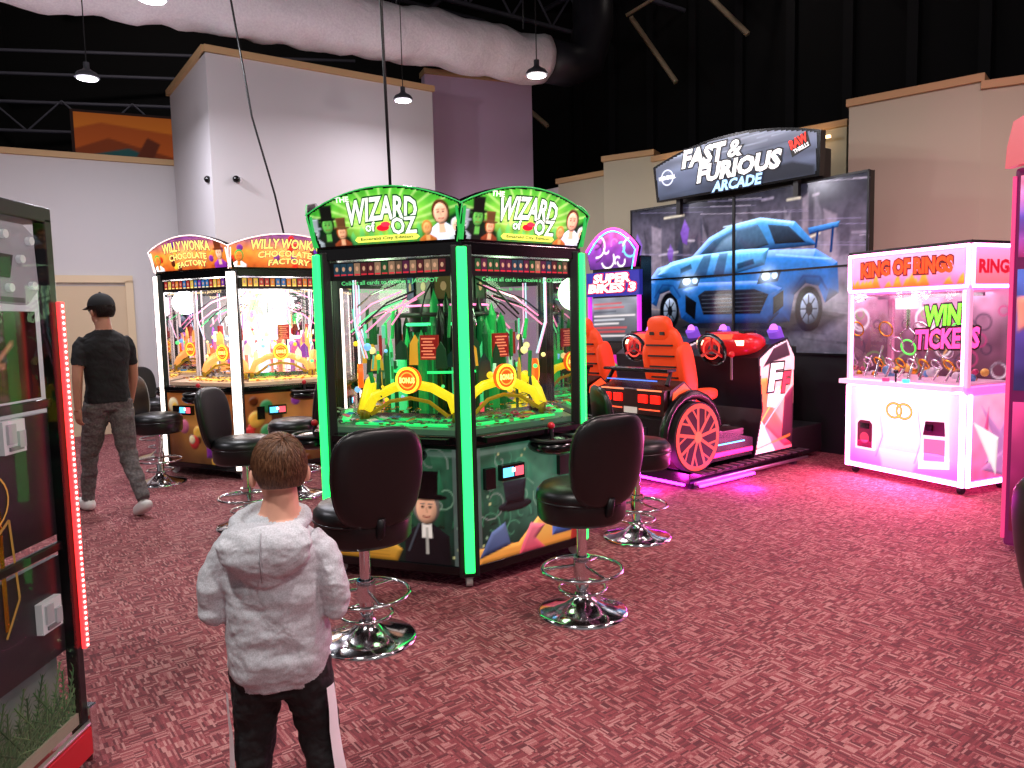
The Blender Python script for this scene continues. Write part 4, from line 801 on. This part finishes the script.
# ------------------------------------------------------------------ motorbike arcade
def bikes():
    c=Vector(FO)+Matrix.Rotation(FA,3,'Z')@Vector((1.58,2.46,0))
    rg=Rig('motorbike_arcade_machine',(c.x,c.y,0),FA); m=MB()
    m.box((.15,0,.6),(.3,.8,1.2),BLKG); m.box((.14,0,1.7),(.2,.82,1.1),BLKG); m.build(rg,'cabinet',.01)
    p=MB(); f2=face_fr((.02,0,0),(-1,0,0))
    cv=Canvas(-.4,1.22,.4,1.76,64,44); cv.C[:]=cv.vg('#202a34','#8a94a0',1.22,1.76,'#505860'); cv.noise(.4,6,2)
    for i in range(9): z=1.28+.05*i; cv.line([(-.36,z),(U(0,.36),z+.01)],.02,random.choice(['#d8d8d8','#60a040','#303848','#c0c8d0','#c03030']),.8)
    cv.build(rg,'screen_picture',lambda x,z:f2.p(x,z,.004),.7)
    p.fbox(f2,0,1.93,.02,.9,.3,.06,mat('#1c2090',.4,0,.4))
    for t,z,w in(('SUPER',2.0,.6),('BIKES 3',1.88,.78)):
        for b2,c2,h in((.12,'#d01838',.055),(.05,'#fff0e8',.06)): p.text(f2,t,0,z,w,.1,E(c2,1.1),h,b2,.15)
    arc=arch_pts(.38,.44,2.12,2.35,2.6); p.prism(f2,arc,.0,.05,BLKG)
    cv=Canvas(-.45,2.12,.45,2.6,70,40); cv.C[:]=cv.vg('#3a1060','#d860b0',2.12,2.6,'#7a3098'); cv.noise(.4,5)
    for j in range(14): x,y,r=U(-.4,.4),U(2.15,2.55),U(.04,.14); t0=U(0,6); cv.line([(x+r*math.cos(t0+i_*.4),y+r*math.sin(t0+i_*.4)) for i_ in range(9)],.02,random.choice(['#ffffff','#60e0ff','#ff70c0','#201030']),.85)
    cv.build(rg,'marquee_artwork',lambda x,z:f2.p(x,z,.054),.95,.3,cv.sdf(arc)>0)
    p.tube([f2.p(x,z,.06) for x,z in arc[1:]],.014,E('#ff40c0',2.5),6); p.tube([f2.p(x*.9,z-.03,.06) for x,z in arc[1:]],.008,E('#60f0ff',1.6),6)
    p.fbox(f2,0,.8,.03,.7,.5,.06,gmat(['#20c060','#101828','#c020a0','#f0f0f0'],6,.5))
    for s_ in(-1,1): p.fbox(f2,s_*.42,1.5,.02,.03,.9,.05,E('#c030d0',1.2))
    p.build(rg,'printed_panels')
    b=MB(); bl=mat('#2040a0',.3,0,.15)
    v,f=sphgeo((-.75,0,.75),(.35,.14,.14),20,12); b.add(v,f,bl,True); v,f=sphgeo((-1.1,0,.8),(.28,.12,.07),20,12); b.add(v,f,BLKG,True); v,f=sphgeo((-.4,0,.85),(.16,.17,.2),20,12); b.add(v,f,mat('#e02040',.3,0,.4),True)
    for x in(-.35,-1.15): b.cyl((x,-.05,.42),(x,.05,.42),.26,RUB,n=28); b.cyl((x,-.055,.42),(x,.055,.42),.16,E('#ff40c0',.8),n=24)
    b.box((-.7,.1,.08),(1.5,.5,.1),BLACK); b.cyl((-.7,0,.1),(-.7,0,.65),.1,DGREY); b.tube([(-.5,-.3,1.0),(-.42,-.1,1.05),(-.42,.1,1.05),(-.5,.3,1.0)],.018,BLACK); o=b.build(rg,'ride_on_motorbike'); o.location.y=.4
bikes()
# ------------------------------------------------------------------ tall cabinet at right edge
def right_cab():
    rg=Rig('redemption_game_cabinet',(3.03,4.5,0),rad(-45)); s=.95
    m=MB(); m.box((s/2,s/2,1.2),(s,s,2.3),mat('#5a1840',.3,0,.35,'#8a2068'))
    for x in(.08,s-.08):
        for y in(.08,s-.08): m.cyl((x,y,0),(x,y,.06),.03,STEEL)
    m.build(rg,'cabinet',.02)
    f1=face_fr((s/2,0,0),(0,-1,0)); f2=face_fr((0,s/2,0),(-1,0,0))
    for f in(f1,f2):
        for z0,z1,ca,cb,cm in((.15,.95,'#6a1430','#d04080','#8a2058'),(1.02,1.75,'#282048','#5068c0','#503888'),(1.82,2.3,'#a02868','#ff90b8','#6048b0')):
            cv=Canvas(-s/2+.03,z0,s/2-.03,z1,50,44); cv.C[:]=cv.vg(ca,cb,z0,z1,cm); cv.noise(.4,5)
            for j in range(9): cv.poly([(U(-.45,.45),U(z0,z1)) for _ in range(3)],random.choice(['#ff70a0','#5060d0','#f0c0d8','#3a1858','#ff9060']),bev=.04,al=.7)
            cv.build(rg,'side_artwork',lambda a,b:f.p(a,b,.004),.7)
    l=MB(); l.box((0,0,1.2),(.02,.02,2.2),mat('#c04070',.4,0,.9,'#e03878'))
    l.prism(Fr((0,0,2.35),(1,-1,0),(0,0,1)),[(-.02,0),(.3,0),(.3,.3),(.04,.26),(-.01,.12)],0,.05,mat('#c85a60',.4,0,.5)); l.build(rg,'led_corner_post')
right_cab()
# ------------------------------------------------------------------ near-left cabinet
def near_cab():
    rg=Rig('jungle_coin_cabinet',(-1.5,2.47,0),0)
    W,D=1.1,1.6; m=MB(); B=mat('#0d0d10',.35)
    m.box((-W/2,-D/2,.08),(W,D,.08),mat('#a81820',.35,0,.1)); m.box((-W/2-.12,-D/2,1.0),(W-.24,D-.1,1.76),mat('#1d1a1c',.5)); m.box((-W/2,-D/2,1.89),(W,D,.05),B)
    for x in(-.02,-W+.02):
        for y in(-.02,-D+.02): m.box((x,y,.98),(.04,.04,1.8),B)
    for z in(.8,1.28): m.box((-.03,-D/2,z),(.02,D,.03),B)
    m.box((0.008,-D/2,.1),(.02,D,.1),mat('#b01824',.35,0,.12)); m.box((.008,-D/2,.16),(.02,D,.012),mat('#c8c0c0',.3,.8))
    for x in(-.1,-W+.1):
        for y in(-.1,-D+.1): m.cyl((x,y,0),(x,y,.08),.035,RUB)
    m.box((0.0,0.0,.12),(.04,.04,.2),CHROME)
    m.build(rg,'cabinet',.005)
    l=MB(); l.box((.014,-.010,1.02),(.012,.024,1.18),mat('#ff5050',.4,0,2.4,'#ff2c30'))
    for k in range(62): l.sph((.021,-.010,.438+k*.019),.0058,mat('#ffffff',.4,0,3,'#ffa8a0'),6,4)
    l.build(rg,'red_led_strip')
    g=MB(); fr=face_fr((0,0,0),(1,0,0))
    g.rect(fr,.04,.17,D-.05,1.86,.002,GLASS2) if fr.u.y<0 else g.rect(fr,-D+.05,.17,-.04,1.86,.002,GLASS2); g.build(rg,'glass_pane')
    i=MB(); f3=Fr((-.05,0,0),(0,1,0),(0,0,1))
    i.prism(f3,[(-.62,1.62),(-.12,1.60),(-.06,1.65),(-.07,1.82),(-.12,1.85),(-.62,1.85)],.0,.03,mat('#77757b',.4,.1,.55)); i.prism(f3,[(-.5,1.69),(-.2,1.68),(-.18,1.75),(-.5,1.76)],.03,.034,mat('#2a282c',.4)); i.prism(f3,[(-.5,1.615),(-.14,1.605),(-.14,1.62),(-.5,1.63)],.03,.034,mat('#4a484c',.4,0,.3))  # emission on mechanism, bolts and plates stands in for interior light
    for a,b_ in((-.10,1.66),(-.10,1.80),(-.21,1.65),(-.22,1.81),(-.15,1.74)): i.cyl(f3.p(a,b_,.03),f3.p(a,b_,.045),.013,mat('#c8c8cc',.3,.5,.3),n=12)
    cv=Canvas(-.7,1.3,-.05,1.58,60,30,'#2a1414'); cv.noise(.8,4)  # noise and streaks paint the pane's reflection into the colour
    for j in range(14): cv.line([(U(-.7,-.1),U(1.3,1.58)) for _ in range(2)],.012,random.choice(['#8a3028','#c0806a','#4a4a50','#a8a0a0']),.7)
    cv.build(rg,'painted_reflection',lambda a,b:f3.p(a,b,.004),.5,.15)
    i.prism(f3,[(-.7,.84),(-.05,.84),(-.05,1.25),(-.7,1.25)],.0,.02,mat('#1c1c20',.3)); i.prism(f3,[(-.7,.44),(-.05,.44),(-.05,.77),(-.7,.77)],.0,.02,mat('#202024',.3))
    PL=mat('#c0c0c2',.5,0,.25); P2=mat('#a0a0a4',.5,0,.2)
    for a,b_ in((-.25,1.2),(-.14,.60)):
        i.fbox(f3,a,b_,.03,.1,.1,.025,PL); i.fbox(f3,a-.02,b_+.01,.046,.035,.06,.01,P2); i.fbox(f3,a+.025,b_-.01,.046,.03,.05,.01,P2); i.fbox(f3,a,b_-.035,.046,.06,.012,.006,mat('#808084',.5))
    i.ring(f3,-.4,1.02,.13,.1,.006,.023,E('#b08838',.5)); i.rect(f3,-.33,.62,-.31,1.0,.022,GOLD); i.line(f3,[(-.36,.9),(-.28,.95),(-.26,.7),(-.33,.6)],.01,.024,E('#907030',.4))
    cv=Canvas(-.9,.18,-.04,.44,60,26,'#3c4844'); cv.C[:]=cv.vg('#8a8478','#3c4c50',.18,.44); cv.noise(.4,5); cv.build(rg,'jungle_backdrop',lambda a,b:f3.p(a,b,-.02),.25)
    for q in range(5):
        bs=f3.p(-.1-.09*q,.19,.03); gcol=mat(['#3c6a40','#5c8054','#2c5030','#4a6844','#40603c'][q],.6,0,.08)
        for k in range(9):
            t=rad(-75+150*k/8); L_=.15+.05*(k%3); d=Vector((.02,math.sin(t),math.cos(t)*.9+.1)).normalized(); sd=Vector((0,d.z,-d.y))
            for j in range(9):
                s0=L_*(.2+.09*j); c=bs+d*s0
                for sg in(-1,1):
                    q3=[c,c+d*.012,c+sd*sg*.04*(1-.07*j)+d*.028]
                    if max(z_.y for z_ in q3)<-.005: i.add(q3,[(0,1,2)],gcol)
            if (bs+d*L_).y<-.01: i.cyl(bs,bs+d*L_,.0025,gcol,n=5)
    i.prism(f3,[(-.9,.17),(-.04,.17),(-.04,.21),(-.9,.2)],-.05,.04,mat('#a09684',.7,0,.1))
    i.build(rg,'mechanism_and_palms')
near_cab()
# ------------------------------------------------------------------ people
def loft(rings,n=28,e=1.0):
    vs=[]
    for x,y,z,rx,ry in rings:
        for i in range(n):
            t=2*math.pi*i/n; c,s=math.cos(t),math.sin(t)
            vs.append(Vector((x+rx*math.copysign(abs(c)**e,c),y+ry*math.copysign(abs(s)**e,s),z)))
    K=len(rings); fs=[(k*n+i,k*n+(i+1)%n,(k+1)*n+(i+1)%n,(k+1)*n+i) for k in range(K-1) for i in range(n)]
    fs.append(list(range(n))[::-1]); fs.append([(K-1)*n+i for i in range(n)]); return vs,fs
def limb(pts,rs,n=16):
    P=[];Q=[]
    pts=[Vector(p) for p in pts]
    for i in range(len(pts)-1):
        for t in(0,.25,.5,.75): P.append(pts[i].lerp(pts[i+1],t)); Q.append(rs[i]+(rs[i+1]-rs[i])*t)
    P.append(pts[-1]);Q.append(rs[-1])
    P2=[P[0]]+[(P[i-1]+P[i]*2+P[i+1])/4 for i in range(1,len(P)-1)]+[P[-1]]
    return tubegeo(P2,Q,n)
def join(*gs):
    V=[];F=[]
    for v,f in gs:
        o=len(V); V+=list(v); F+=[[i+o for i in q] for q in f]
    return V,F
def tr(g,M,off=(0,0,0)): return [M@v+Vector(off) for v in g[0]],g[1]
def organic(rig,name,srcs,voxel,mats,smooth=4,wr=None):
    V,F=join(*[(v,f) for _,v,f in srcs])
    me=bpy.data.meshes.new('tmp'); me.from_pydata(V,[],F); ob=bpy.data.objects.new('tmp',me); COL.objects.link(ob)
    r=ob.modifiers.new('r','REMESH'); r.mode='VOXEL'; r.voxel_size=voxel
    s=ob.modifiers.new('s','SMOOTH'); s.iterations=smooth; s.factor=.5
    dg=bpy.context.evaluated_depsgraph_get(); dg.update(); out=bpy.data.meshes.new_from_object(ob.evaluated_get(dg)); bpy.data.objects.remove(ob)
    trees={}
    for lab,v,f in srcs: trees.setdefault(lab,[]).append((v,f))
    T={l:BVHTree.FromPolygons([tuple(p) for p in join(*gs)[0]],join(*gs)[1]) for l,gs in trees.items()}
    labs=list(T); out.materials.clear()
    for l in labs: out.materials.append(mats[l])
    idx=[]; vl=[set() for _ in out.vertices]
    for p in out.polygons:
        best=min(range(len(labs)),key=lambda i:(T[labs[i]].find_nearest(p.center)[3] or 9)); idx.append(best)
        for v_ in p.vertices: vl[v_].add(labs[best])
    if wr:
        ns=[v.normal.copy() for v in out.vertices]
        for i,v in enumerate(out.vertices):
            a=max([wr.get(l,(0,1))[0] for l in vl[i]] or [0]); sc2=max([wr.get(l,(0,1))[1] for l in vl[i]] or [1])
            if a: 
                q=Vector((v.co.x,v.co.y,v.co.z*1.6))*sc2; v.co+=ns[i]*a*(noise.noise(q)+.5*noise.noise(q*2.3)-.3*abs(noise.noise(q*4.1)))
    out.polygons.foreach_set('material_index',idx); out.polygons.foreach_set('use_smooth',[True]*len(idx)); out.update()
    o=bpy.data.objects.new(name,out); COL.objects.link(o); o.parent=rig.e; return o
SKIN=mat('#d8a088',.55,name='skin')
def head(c,s,rz,tilt=0):
    M=Matrix.Rotation(rz,3,'Z')@Matrix.Rotation(tilt,3,'X'); c=Vector(c)
    def g(g0): return tr(([v*s for v in g0[0]],g0[1]),M,c)
    sk=sphgeo((0,-.01,.025),(.076,.096,.092),24,16); jw=sphgeo((0,.022,-.045),(.058,.066,.068),20,12); ch=sphgeo((0,.068,-.09),(.022,.02,.02),12,8)
    ns=sphgeo((0,.098,-.012),(.012,.02,.018),12,8); br=sphgeo((0,.088,.012),(.009,.012,.03),10,8)
    bw=sphgeo((0,.078,.032),(.05,.016,.012),14,8); li=sphgeo((0,.086,-.055),(.024,.011,.009),12,6)
    ears=[sphgeo((q*.086,-.005,-.012),(.012,.02,.032),12,8,Matrix.Rotation(q*.4,3,'Z')) for q in(-1,1)]
    nk=tubegeo([(0,-.02,-.16),(0,-.015,-.05)],[.055,.05],18)
    return [('skin',*g(x)) for x in (sk,jw,ch,ns,br,bw,li,nk,*ears)],M
def eyes(rig,c,s,M,iris='#3a2412'):
    m=MB(); c=Vector(c)
    for q in(-1,1):
        p=c+M@(Vector((q*.031,.081,.005))*s); m.sph(p,.0125*s,mat('#e8e4e0',.3),14,10); d=M@Vector((0,1,0)); m.sph(p+d*.008*s,.0065*s,mat(iris,.2),12,8)
        m.sph(c+M@(Vector((q*.033,.092,.03))*s),(.018*s,.004*s,.004*s),mat('#2a180e',.8),10,6,M)
    m.sph(c+M@(Vector((0,.094,-.055))*s),(.022*s,.006*s,.004*s),mat('#a04a48',.5),12,6,M)
    m.build(rig,'eyes_and_lips')
def hair(rig,c,s,M,cols,N_,L_,zmin=-.3,front=.35,lift=1.0,zfront=.35,jit=.12):
    c=Vector(c); m=MB(); hm=[mat(x,.42,name='hair') for x in cols]
    rx,ry,rz=.0795*s,.1*s,.097*s; o=Vector((0,-.012,.025))*s
    def ok(d): 
        if d.y>front and d.z<zfront: return False
        if abs(d.x)>.62 and d.z<-.05 and d.y>-.35: return False
        return d.z>zmin-(.4 if d.y<-.2 else 0) 
    v,f=sphgeo((0,0,0),(1,1,1),36,24)
    f=[q for q in f if ok(sum((v[i] for i in q),Vector())/len(q))]
    m.add([c+M@(Vector((p.x*rx,p.y*ry,p.z*rz))+o) for p in v],f,hm[0],True)
    crown=Vector((.1,-.5,.85)).normalized()
    for k in range(N_):
        while True:
            d=Vector((random.gauss(0,1),random.gauss(0,1),random.gauss(0,1))).normalized()
            if ok(d): break
        fl=(d-crown); fl=fl-d*fl.dot(d)
        if fl.length<.05: fl=d.orthogonal()
        fl.normalize(); fl=(fl+Vector((U(-jit,jit)+.15,U(-jit,jit),-.25+U(-.1,.1)))).normalized()
        p=d.copy(); pts=[];L2=L_*U(.7,1.2)/.09; e_=.03*U(0,1)
        for j in range(4):
            t=j/3; q=(p+fl*L2*t); q=q.normalized()*(1.0+.055*lift*math.sin(t*2.0)+e_)
            if q.z<-.72: q.z=-.72
            pts.append(c+M@(Vector((q.x*rx,q.y*ry,q.z*rz))+o))
        w=.0016*s
        vv,ff=tubegeo(pts,[w,w,w*.7,w*.15],3); m.add(vv,ff,random.choice(hm[1:] or hm),True)
    m.build(rig,'hair')
def hand(rig,wrist,d,pn,s,side,curl=.5,sk=None):
    d=Vector(d).normalized(); pn=Vector(pn); pn=(pn-d*pn.dot(d)).normalized(); sd=d.cross(pn)*side; w=Vector(wrist)
    src=[]; M=Matrix((sd,pn,d)).transposed()
    src.append(('skin',*sphgeo(w+d*.05*s,(.042*s,.016*s,.055*s),18,12,M,.75)))
    src.append(('skin',*tubegeo([w-d*.03*s,w+d*.02*s],[.027*s,.026*s],14)))
    for k,(x,l) in enumerate(((-.032,.060),(-.011,.075),(.011,.082),(.032,.072))):
        p=w+sd*x*s+d*.085*s; pts=[p]; a=curl*.4
        for j,fr_ in enumerate((.45,.32,.23)):
            dd=d*math.cos(a)+pn*math.sin(a); pts.append(pts[-1]+dd*l*fr_*s); a+=curl*.9
        src.append(('skin',*limb([p-d*.02*s]+pts,[.0095*s,.0095*s,.0085*s,.0078*s,.006*s],10)))
    p=w+sd*.03*s+d*.03*s; t1=(sd*.8+d*.7+pn*.3).normalized(); p1=p+t1*.035*s; p2=p1+(d*.9+sd*.2+pn*.4).normalized()*.03*s; p3=p2+(d+pn*.5).normalized()*.022*s
    src.append(('skin',*limb([p,p1,p2,p3],[.014*s,.011*s,.010*s,.007*s],10)))
    organic(rig,'hand',src,.0028*s+.0004,{'skin':sk or SKIN},2)
def boy():
    rg=Rig('boy',(-.735,2.2,0),rad(5)); S=[]
    hood=cloth('#b0b4ba','#cdd1d8',240,.3,.95,11); pant=cloth('#08080b','#121216',200,.3,.8,14)
    T=loft([(0,0,.455,.138,.11),(0,0,.47,.148,.12),(0,0,.50,.155,.126),(0,0,.56,.154,.124),(0,-.005,.66,.15,.12),(0,-.005,.75,.152,.118),(0,-.005,.83,.155,.108),(0,-.005,.875,.14,.095),(0,0,.905,.11,.08),(0,0,.935,.075,.065),(0,0,.95,.05,.05)],32,.9)
    S.append(('hoodie',*T))
    S.append(('hoodie',*loft([(0,0,.432,.134,.104),(0,0,.462,.138,.108),(0,0,.475,.13,.1)],32)))
    for q in(-1,1):
        S.append(('hoodie',*limb([(q*.10,-.005,.872),(q*.145,-.01,.825),(q*.174,-.03,.74),(q*.18,-.02,.665),(q*.15,.07,.65),(q*.09,.165,.665)],[.05,.054,.049,.046,.043,.038])))
        S.append(('hoodie',*tubegeo([(q*.10,.15,.664),(q*.075,.185,.668)],[.036,.032],14)))
        S.append(('hoodie',*sphgeo((q*.18,-.025,.662),(.043,.047,.043),14,10)))
    S.append(('hoodie',*loft([(0,-.085,.745,.02,.028),(0,-.10,.77,.055,.034),(0,-.112,.81,.095,.042),(0,-.115,.85,.125,.048),(0,-.108,.89,.14,.05),(0,-.095,.92,.122,.045),(0,-.085,.94,.095,.03)],28)))
    col=[(.10*math.cos(rad(t)),.085*math.sin(rad(t))-.018,.935+.024*math.sin(rad(t))) for t in range(0,360,20)]
    S.append(('hoodie',*tubegeo(col,[.022]*len(col),10,True)))
    for q,fx in((-1,-.005),(1,.035)):
        S.append(('pants',*limb([(q*.066,0,.52),(q*.07+fx*.2,0,.42),(q*.082+fx*.6,.01,.28),(q*.092+fx,-.01,.13),(q*.097+fx,-.015,.06)],[.088,.082,.064,.056,.052])))
        S.append(('shoe',*sphgeo((q*.097+fx,.03,.035),(.042,.1,.036),20,12,None,.8)))
    S.append(('pants',*loft([(0,0,.40,.08,.08),(0,0,.46,.13,.1),(0,0,.52,.135,.105)],28)))
    hc=(.025,.01,1.075); hs,M=head(hc,.92,rad(22),rad(-6)); S+=hs
    S.append(('skin',*tubegeo([(0,0,.91),(.02,0,.99)],[.05,.045],16)))
    organic(rg,'body',S,.005,{'hoodie':hood,'pants':pant,'skin':SKIN,'shoe':mat('#d8d8dc',.6)},4,{'hoodie':(.0085,10),'pants':(.009,13)})
    m=MB(); sm=mat('#a0a2a8',.95)
    m.tube([(0,-.158,.79),(0,-.168,.85),(0,-.16,.9),(0,-.14,.93)],.0018,sm,5)
    m.build(rg,'hood_seam')
    m=MB()
    for q,fx in((-1,-.005),(1,.035)):
        L_=[(.42,.2,.082),(.35,.4,.075),(.28,.6,.065),(.2,.8,.06),(.13,1,.057),(.07,1,.053)]
        vs=[]
        for z,k,r in L_:
            xc=q*(.07+.027*min(1,(.42-z)/.3))+fx*k
            for yy in(-.055,-.038,-.02): vs.append((xc+q*math.sqrt(max(0,(r+.008)**2-yy*yy)),yy-.004,z))
        m.add(vs,[(i*3+j,i*3+j+1,i*3+j+4,i*3+j+3) for i in range(len(L_)-1) for j in(0,1)],mat('#f0eff4',.8),True)
    m.build(rg,'trouser_stripes')
    eyes(rg,hc,.92,M); hair(rg,hc,.95,M,('#3c2618','#5a3c28','#6e4c34','#4a3020','#7c583e'),6500,.036,-.3,.42,1.0,.3,.1)
    for q in(-1,1): hand(rg,(q*.075,.185,.668),(-q*.5,.8,.05),(0,.1,-1),.72,q,.9)
boy()
def man():
    rg=Rig('man_in_cap',(-3.28,5.98,0),rad(48)); S=[]
    shirt=cloth('#060608','#0c0c0f',200,.35,.85,10); pant=cloth('#4a4544','#665e5c',60,.3,.9,12)
    S.append(('shirt',*loft([(0,.0,.93,.165,.125),(0,0,.98,.168,.128),(0,0,1.1,.155,.118),(0,0,1.22,.17,.122),(0,0,1.34,.188,.125),(0,-.005,1.42,.18,.11),(0,-.01,1.475,.135,.085),(0,-.01,1.505,.075,.065)],32,.92)))
    MSK=mat('#a8745c',.55,name='skin')
    for q,sw in((-1,-.10),(1,.12)):
        S.append(('shirt',*limb([(q*.14,0,1.435),(q*.183,0,1.38),(q*.212,sw*.3,1.23)],[.052,.055,.05])))
        S.append(('skin',*limb([(q*.205,sw*.2,1.3),(q*.232,sw*.5,1.12),(q*.238,sw+.06,.9)],[.043,.038,.027])))
    S.append(('pants',*loft([(0,0,.86,.14,.11),(0,0,.92,.16,.12),(0,0,1.0,.155,.115)],28)))
    S.append(('pants',*limb([(-.085,.0,.93),(-.09,.1,.7),(-.095,.2,.5),(-.10,.27,.28),(-.10,.31,.1)],[.105,.09,.07,.06,.052])))
    S.append(('pants',*limb([(.085,0,.93),(.09,-.03,.7),(.095,-.06,.5),(.10,-.2,.3),(.10,-.33,.15)],[.105,.09,.072,.062,.052])))
    S.append(('shoe',*sphgeo((-.10,.37,.05),(.05,.15,.05),20,12,None,.75))); S.append(('shoe',*sphgeo((.10,-.29,.075),(.05,.145,.048),20,12,Matrix.Rotation(rad(-22),3,'X'),.75)))
    hc=(0,.02,1.655); hs,M=head(hc,1.0,rad(18),rad(-4)); S+=hs; S.append(('skin',*tubegeo([(0,-.01,1.47),(0,0,1.58)],[.062,.056],16)))
    organic(rg,'body',S,.0075,{'shirt':shirt,'pants':pant,'skin':MSK,'shoe':mat('#d4cfca',.6)},4,{'shirt':(.008,8),'pants':(.012,9)})
    eyes(rg,hc,1,M); hair(rg,hc,1.03,M,('#0e0a08','#1a1210','#241a14'),2200,.05,-.35,.2,1.4,.3)
    m=MB(); c=Vector(hc); BK=mat('#0a0a0d',.85)
    v,f=sphgeo((0,0,0),(.094,.114,.105),28,16); f=[q for q in f if sum(v[i].z for i in q)/len(q)>-.005]
    m.add([c+M@(p+Vector((0,-.01,.045))) for p in v],f,BK,True)
    bl=[]
    for i in range(13):
        t=rad(15+150*i/12)
        for r in(.0,1.0): bl.append(c+M@Vector((.085*math.cos(t)*(1+.1*r),.09*math.sin(t)+.085*r*math.sin(t)**.7,.05-.02*r)))
    m.add(bl,[(2*i,2*i+1,2*i+3,2*i+2) for i in range(12)],BK,True); m.sph(c+M@Vector((0,-.01,.15)),.01,BK); m.build(rg,'baseball_cap')
    for q,sw in((-1,-.10),(1,.12)): hand(rg,(q*.238,sw+.06,.9),(0,.12,-1),(-q,.3,0),.95,q,.5,MSK)
man()
for x,y in((-3.75,9.48),(-3.4,9.5)):
    rg=Rig('security_camera',(x,y,3.35)); m=MB(); m.cyl((0,0,0),(0,.05,0),.05,WHITE); m.sph((0,-.02,0),.045,BLKG); m.build(rg,'dome_camera')
rg=Rig('cove_light'); m=MB(); m.box((3.15,10.25,3.7),(2.4,.05,.03),mat('#fff0d0',.5,0,5,'#ffc890'),math.atan2(-1.9,2.04)); m.build(rg,'cove_strip')
# ------------------------------------------------------------------ world, camera
w=bpy.data.worlds.new('World'); sc.world=w; w.use_nodes=True; w.node_tree.nodes['Background'].inputs[0].default_value=(*lin('#dcd8da'),1); w.node_tree.nodes['Background'].inputs[1].default_value=.3
cam=bpy.data.cameras.new('camera'); cam.lens=740/1024*36; cam.sensor_width=36; co=bpy.data.objects.new('camera',cam); COL.objects.link(co)
co.matrix_world=Matrix.Translation((0,0,1.52))@(Matrix.Rotation(rad(85),4,'X')@Matrix.Rotation(rad(-1.3),4,'Z'))
sc.camera=co
sc.view_settings.view_transform='Standard'
